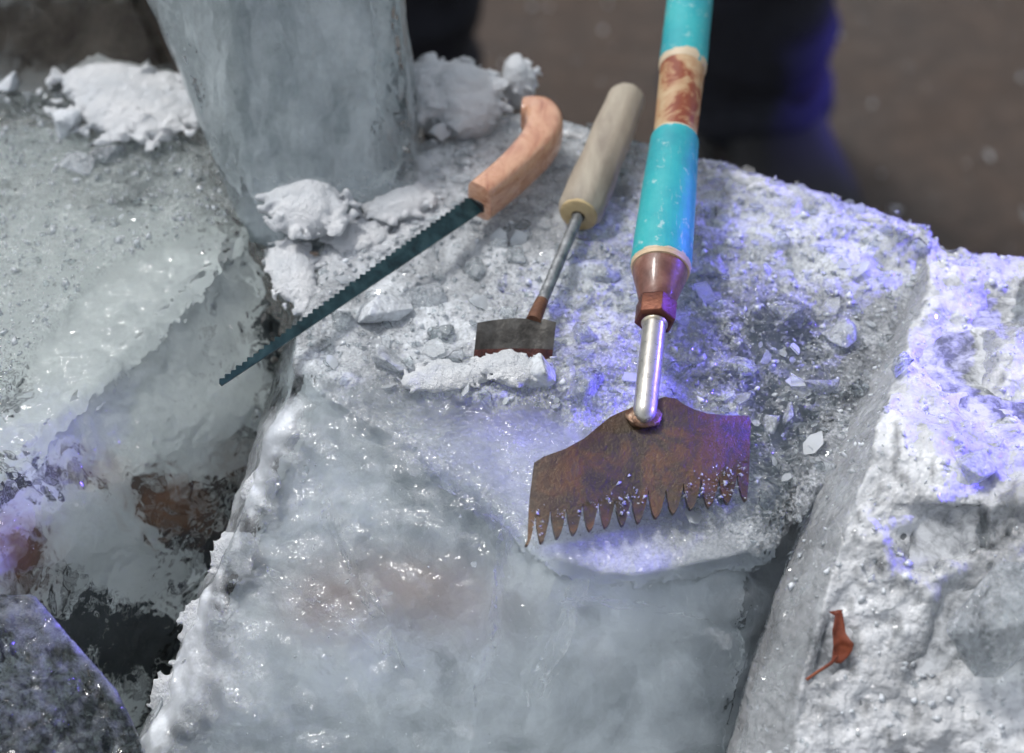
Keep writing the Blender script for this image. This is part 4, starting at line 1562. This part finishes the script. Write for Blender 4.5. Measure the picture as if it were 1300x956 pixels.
# ------------------------------------------------------------------ small scraper
def scraper():
    zf = 0.768
    hf, hb = at(735, 272, zf), at(797, 122, zf + 0.004)
    head = at(677, 408, 0.766)
    root = empty('ice_scraper', low(head, Z0))
    tag(root, 'small scraper with pale faceted wooden handle and twisted steel rod', 'scraper')
    d = (hb - hf).normalized()
    r0, r1 = rad(31, hf), rad(26, hb)
    prof = [(0.0, r0 * 0.86), (0.004, r0)] + [(0.02 + i * 0.01, r0 + (r1 - r0) * i / 12 + 0.0004 * math.sin(i)) for i in range(13)]
    Lh = (hb - hf).length
    s = [(a * Lh / 0.145, b) for a, b in prof] + [(Lh - 0.002, r1 * 0.96), (Lh + 0.001, r1 * 0.84)]
    verts, faces = [], []
    dd, u, v = frame_of(d)
    for a, r in s:
        for q in range(8):
            t = 2 * math.pi * (q + 0.5) / 8
            verts.append(hf + dd * a + u * r * math.cos(t) + v * r * 0.95 * math.sin(t))
    for i in range(len(s) - 1):
        for q in range(8):
            faces.append((i * 8 + q, i * 8 + (q + 1) % 8, (i + 1) * 8 + (q + 1) % 8, (i + 1) * 8 + q))
    faces.append(tuple(range(8)))
    faces.append(tuple((len(s) - 1) * 8 + q for q in range(8)))
    me = mesh_of('handle', verts, faces)
    bm = bmesh.new()
    bm.from_mesh(me)
    bmesh.ops.recalc_face_normals(bm, faces=bm.faces)
    es = [e for e in bm.edges if abs((e.verts[0].co - e.verts[1].co).normalized().dot(dd)) > 0.8]
    bmesh.ops.bevel(bm, geom=es, offset=r0 * 0.2, segments=3, affect='EDGES', profile=0.5)
    bm.to_mesh(me)
    bm.free()
    hnd = link('handle', me, M_WOOD, root, smooth=45)
    link('end_grain', lathe('endg', hf, -d, [(-0.001, r0 * 0.80), (0.0012, r0 * 0.78), (0.0022, r0 * 0.66)]), M_WEND, hnd, smooth=40)
    link('tang_hole', lathe('hole', hf, -d, [(0.0005, r0 * 0.30), (0.0030, r0 * 0.28)]), M_HOLE, hnd, smooth=40)
    rod0, rod1 = hf + d * 0.01, head
    rp = [rod0 + (rod1 - rod0) * (i / 120) for i in range(121)]
    rw = rad(6.8, hf)
    sq = [(rw, rw * .55), (rw * .55, rw), (-rw * .55, rw), (-rw, rw * .55), (-rw, -rw * .55), (-rw * .55, -rw), (rw * .55, -rw), (rw, -rw * .55)]
    cut = 100
    link('twisted_rod', sweep('rod', rp[:cut + 1], lambda i, t: sq, twist=lambda t: t * 30), M_ROD, root, smooth=50)
    link('rusted_rod_end', sweep('rodend', rp[cut:], lambda i, t: circle(rw * (1.15 + 0.25 * t), 16)), M_RODR, root, smooth=50)
    # head: bent plate, upper part grey, cutting edge dark red with rust
    q = [(606, 411), (628, 407), (652, 405), (690, 406), (706, 410)]
    t0, t1 = at(600, 462, 0.753), at(700, 462, 0.753)
    top = [at(x, y, 0.766) for x, y in q]

    def band(name, f0, f1, mat, thk, lab=None):
        verts, faces = [], []
        nn = 24
        for i in range(nn + 1):
            t = i / nn
            j = t * (len(top) - 1)
            a = int(min(j, len(top) - 2))
            tp = top[a].lerp(top[a + 1], j - a)
            bt = t0.lerp(t1, t)
            nrm = Vector((0, -0.45, 0.89))
            wob = nrm * (0.0002 * math.sin(i * 0.7))
            for f in (f0, (f0 + f1) / 2, f1):
                p = tp.lerp(bt, f) + wob - nrm * (0.004 * f * f)
                verts += [p + nrm * thk, p - nrm * thk]
        for i in range(nn):
            a, b = i * 6, (i + 1) * 6
            for c in (0, 2):
                faces += [(a + c, b + c, b + c + 2, a + c + 2), (a + c + 1, a + c + 3, b + c + 3, b + c + 1)]
            faces += [(a, a + 1, b + 1, b), (a + 4, b + 4, b + 5, a + 5)]
        faces += [(0, 2, 3, 1), (2, 4, 5, 3), (nn * 6, nn * 6 + 1, nn * 6 + 3, nn * 6 + 2), (nn * 6 + 2, nn * 6 + 3, nn * 6 + 5, nn * 6 + 4)]
        me = mesh_of(name, verts, faces)
        bm = bmesh.new()
        bm.from_mesh(me)
        bmesh.ops.recalc_face_normals(bm, faces=bm.faces)
        bm.to_mesh(me)
        bm.free()
        o = link(name, me, mat, root, smooth=40)
        if lab:
            o['label'] = lab
        return o
    band('scraper_plate', 0.0, 0.66, M_SCR, 0.0016)
    band('cutting_edge', 0.66, 1.0, M_SCRR, 0.0022, 'dark red rusty cutting edge')

scraper()


# ------------------------------------------------------------------ dead leaf
def leaf():
    hb = hit(1056, 838)[0]
    root = empty('dead_leaf', hb)
    tag(root, 'crumpled red-brown dead leaf with long stalk lying in the snow', 'leaf')
    n = Vector((-0.25, -0.75, 0.6)).normalized()
    p0 = hb + n * 0.010
    out = [(1056, 838), (1058, 818), (1057, 800), (1060, 782), (1063, 774), (1070, 778), (1072, 790), (1074, 802), (1080, 810), (1085, 815), (1083, 824), (1076, 834), (1068, 842), (1061, 842)]
    bm = bmesh.new()
    f = bm.faces.new([bm.verts.new(onplane(x, y, p0, n)) for x, y in out])
    bmesh.ops.triangulate(bm, faces=[f])
    for _ in range(4):
        bmesh.ops.subdivide_edges(bm, edges=[e for e in bm.edges if e.calc_length() > 0.0022], cuts=1)
        bmesh.ops.triangulate(bm, faces=[q for q in bm.faces if len(q.verts) > 3])
    me = bpy.data.meshes.new('leaf')
    bm.to_mesh(me)
    bm.free()
    P = coords(me)
    mid = np.array(onplane(1066, 810, p0, n))
    axd = np.array((onplane(1064, 776, p0, n) - onplane(1060, 842, p0, n)).normalized())
    side = np.cross(axd, np.array(n))
    s = (P - mid) @ side
    P = P + np.array(n) * (0.0030 * np.abs(s / 0.006) ** 1.3 + 0.0022 * fbm(P, 160, 3, 8))[:, None]
    put(me, P)
    bm = bmesh.new()
    bm.from_mesh(me)
    bmesh.ops.solidify(bm, geom=bm.faces[:], thickness=0.0004)
    bm.to_mesh(me)
    bm.free()
    link('leaf_blade', me, M_LEAF, root)
    c = [onplane(x, y, p0 + n * 0.009, n) for x, y in ((1063, 832), (1056, 841), (1046, 848), (1035, 855), (1024, 863))]
    pts, ws = spline(c, [5, 4.6, 4, 3.8, 4.4], 5)
    link('stalk', sweep('stalk', pts, lambda i, t: circle(rad(ws[i] / 2, pts[i]), 10)), M_LEAF, root)

leaf()


# ------------------------------------------------------------------ person standing behind (trousers and shoes in view)
def person():
    fr = at(942, 205, 0.0)
    fl = at(508, 150, 0.0)
    root = empty('person', Vector(((fr.x + fl.x) / 2, (fr.y + fl.y) / 2, 0)))
    tag(root, 'person standing behind the ice in dark navy trousers and black shoes', 'person')
    V, E, Rr = [], [], []

    def add(p, r, prev=None):
        V.append(Vector(p)); Rr.append(r)
        if prev is not None:
            E.append((prev, len(V) - 1))
        return len(V) - 1
    hipc = Vector(((fr.x + fl.x) / 2, (fr.y + fl.y) / 2 + 0.02, 0.93))
    pel = add(hipc, (0.19, 0.13))
    add(hipc + Vector((0, 0, 0.12)), (0.175, 0.12), pel)
    for f, s in ((fr, 1), (fl, -1)):
        h = add(hipc + Vector((0.10 * s, 0, -0.09)), (0.115, 0.12), pel)
        t = add(Vector(((hipc.x + 0.10 * s) * 0.5 + f.x * 0.5, f.y - 0.03, 0.66)), (0.10, 0.105), h)
        k = add(Vector((f.x * 0.85 + hipc.x * 0.15, f.y - 0.045, 0.47)), (0.098, 0.10), t)
        c = add(Vector((f.x * 0.96 + hipc.x * 0.04, f.y - 0.005, 0.28)), (0.104, 0.105), k)
        e = add(Vector((f.x, f.y + 0.01, 0.14)), (0.106, 0.108), c)
        e = add(Vector((f.x, f.y + 0.012, 0.04)), (0.106, 0.110), e)
        add(Vector((f.x, f.y + 0.012, -0.10)), (0.106, 0.110), e)
    me = bpy.data.meshes.new('trousers')
    me.from_pydata([tuple(v) for v in V], E, [])
    ob = bpy.data.objects.new('tmp_body', me)
    COL.objects.link(ob)
    ob.modifiers.new('skin', 'SKIN')
    if not me.skin_vertices:
        me.skin_vertices.new()
    for i, sv_ in enumerate(me.skin_vertices[0].data):
        sv_.radius = Rr[i]
        sv_.use_root = (i == 0)
    sb = ob.modifiers.new('sub', 'SUBSURF')
    sb.levels = 4
    sb.render_levels = 4
    dg = bpy.context.evaluated_depsgraph_get()
    m2 = bpy.data.meshes.new_from_object(ob.evaluated_get(dg))
    bpy.data.objects.remove(ob)
    m2.materials.clear()
    P, N = coords(m2), normals(m2)
    fold = 0.012 * fbm(P * np.array([0.7, 0.7, 2.2]), 9, 3, 71) + 0.008 * np.sin(P[:, 2] * 70 + 5 * fbm(P, 6, 2, 72)) * sstep(0.35, 0.05, P[:, 2])
    P = P + N * fold[:, None]
    P[:, 2] = np.maximum(P[:, 2], 0.095 + 0.008 * np.sin(P[:, 0] * 40))
    put(m2, P)
    link('trousers', m2, M_CLOTH, root)
    for f, s in ((fr + Vector((0.02, -0.02, 0)), 1), (fl, -1)):
        # shoe: lofted slices from heel to toe, toe towards the viewer
        link('boot_shaft', lathe('boot_shaft', Vector((f.x, f.y + 0.015, 0.03)), Vector((0, -0.05, 1)), [(0, 0.062), (0.05, 0.060), (0.07, 0.068), (0.10, 0.070), (0.19, 0.066)]), M_SHOE, root, smooth=60)
        for nm, mat, z0, hs_ in (('shoe', M_SHOE, 0.022, 1.0), ('sole', M_SOLE, 0.0, 0.0)):
            verts, faces = [], []
            st = [(-0.10, 0.036, 0.085), (-0.085, 0.040, 0.10), (-0.04, 0.044, 0.105), (0.02, 0.045, 0.10), (0.07, 0.047, 0.078), (0.12, 0.052, 0.062), (0.16, 0.050, 0.052), (0.185, 0.040, 0.044), (0.20, 0.022, 0.034)]
            for y, wv, hv in st:
                if not hs_:
                    hv, wv2 = 0.024, wv * 1.18 + 0.005
                    sec = superell(wv2, 0.012, 4, 20)
                    cz = 0.012
                else:
                    sec = superell(wv * 1.18, hv * 0.6, 2.6, 20)
                    cz = 0.016 + hv * 0.6
                dr = Vector((0.22 * s, -1, 0)).normalized()
                sd_ = Vector((-dr.y, dr.x, 0))
                for a, b in sec:
                    verts.append(Vector((f.x, f.y + 0.01, 0)) + dr * (y * 1.12) + sd_ * (a * 1.3) + Vector((0, 0, cz + b)))
            m = 20
            for i in range(len(st) - 1):
                for q in range(m):
                    faces.append((i * m + q, i * m + (q + 1) % m, (i + 1) * m + (q + 1) % m, (i + 1) * m + q))
            faces += [tuple(range(m)), tuple((len(st) - 1) * m + q for q in range(m))]
            me = mesh_of(nm, verts, faces)
            bm = bmesh.new(); bm.from_mesh(me); bmesh.ops.recalc_face_normals(bm, faces=bm.faces); bm.to_mesh(me); bm.free()
            o = link(nm, me, mat, root, smooth=60)

person()

# ice crumbs fallen on the ground
rng = random.Random(5)
pp, ss = [], []
for _ in range(420):
    p = Vector((rng.uniform(-0.3, 0.9), rng.uniform(1.35, 2.6), 0.002))
    pp.append(tuple(p)); ss.append(0.0015 + 0.007 * rng.random() ** 4)
grains('ground_ice_crumbs', np.array(pp), M_GRAIN, 33, np.array(ss), 'tiny ice crumbs fallen on the brown ground', 'ice crumbs')
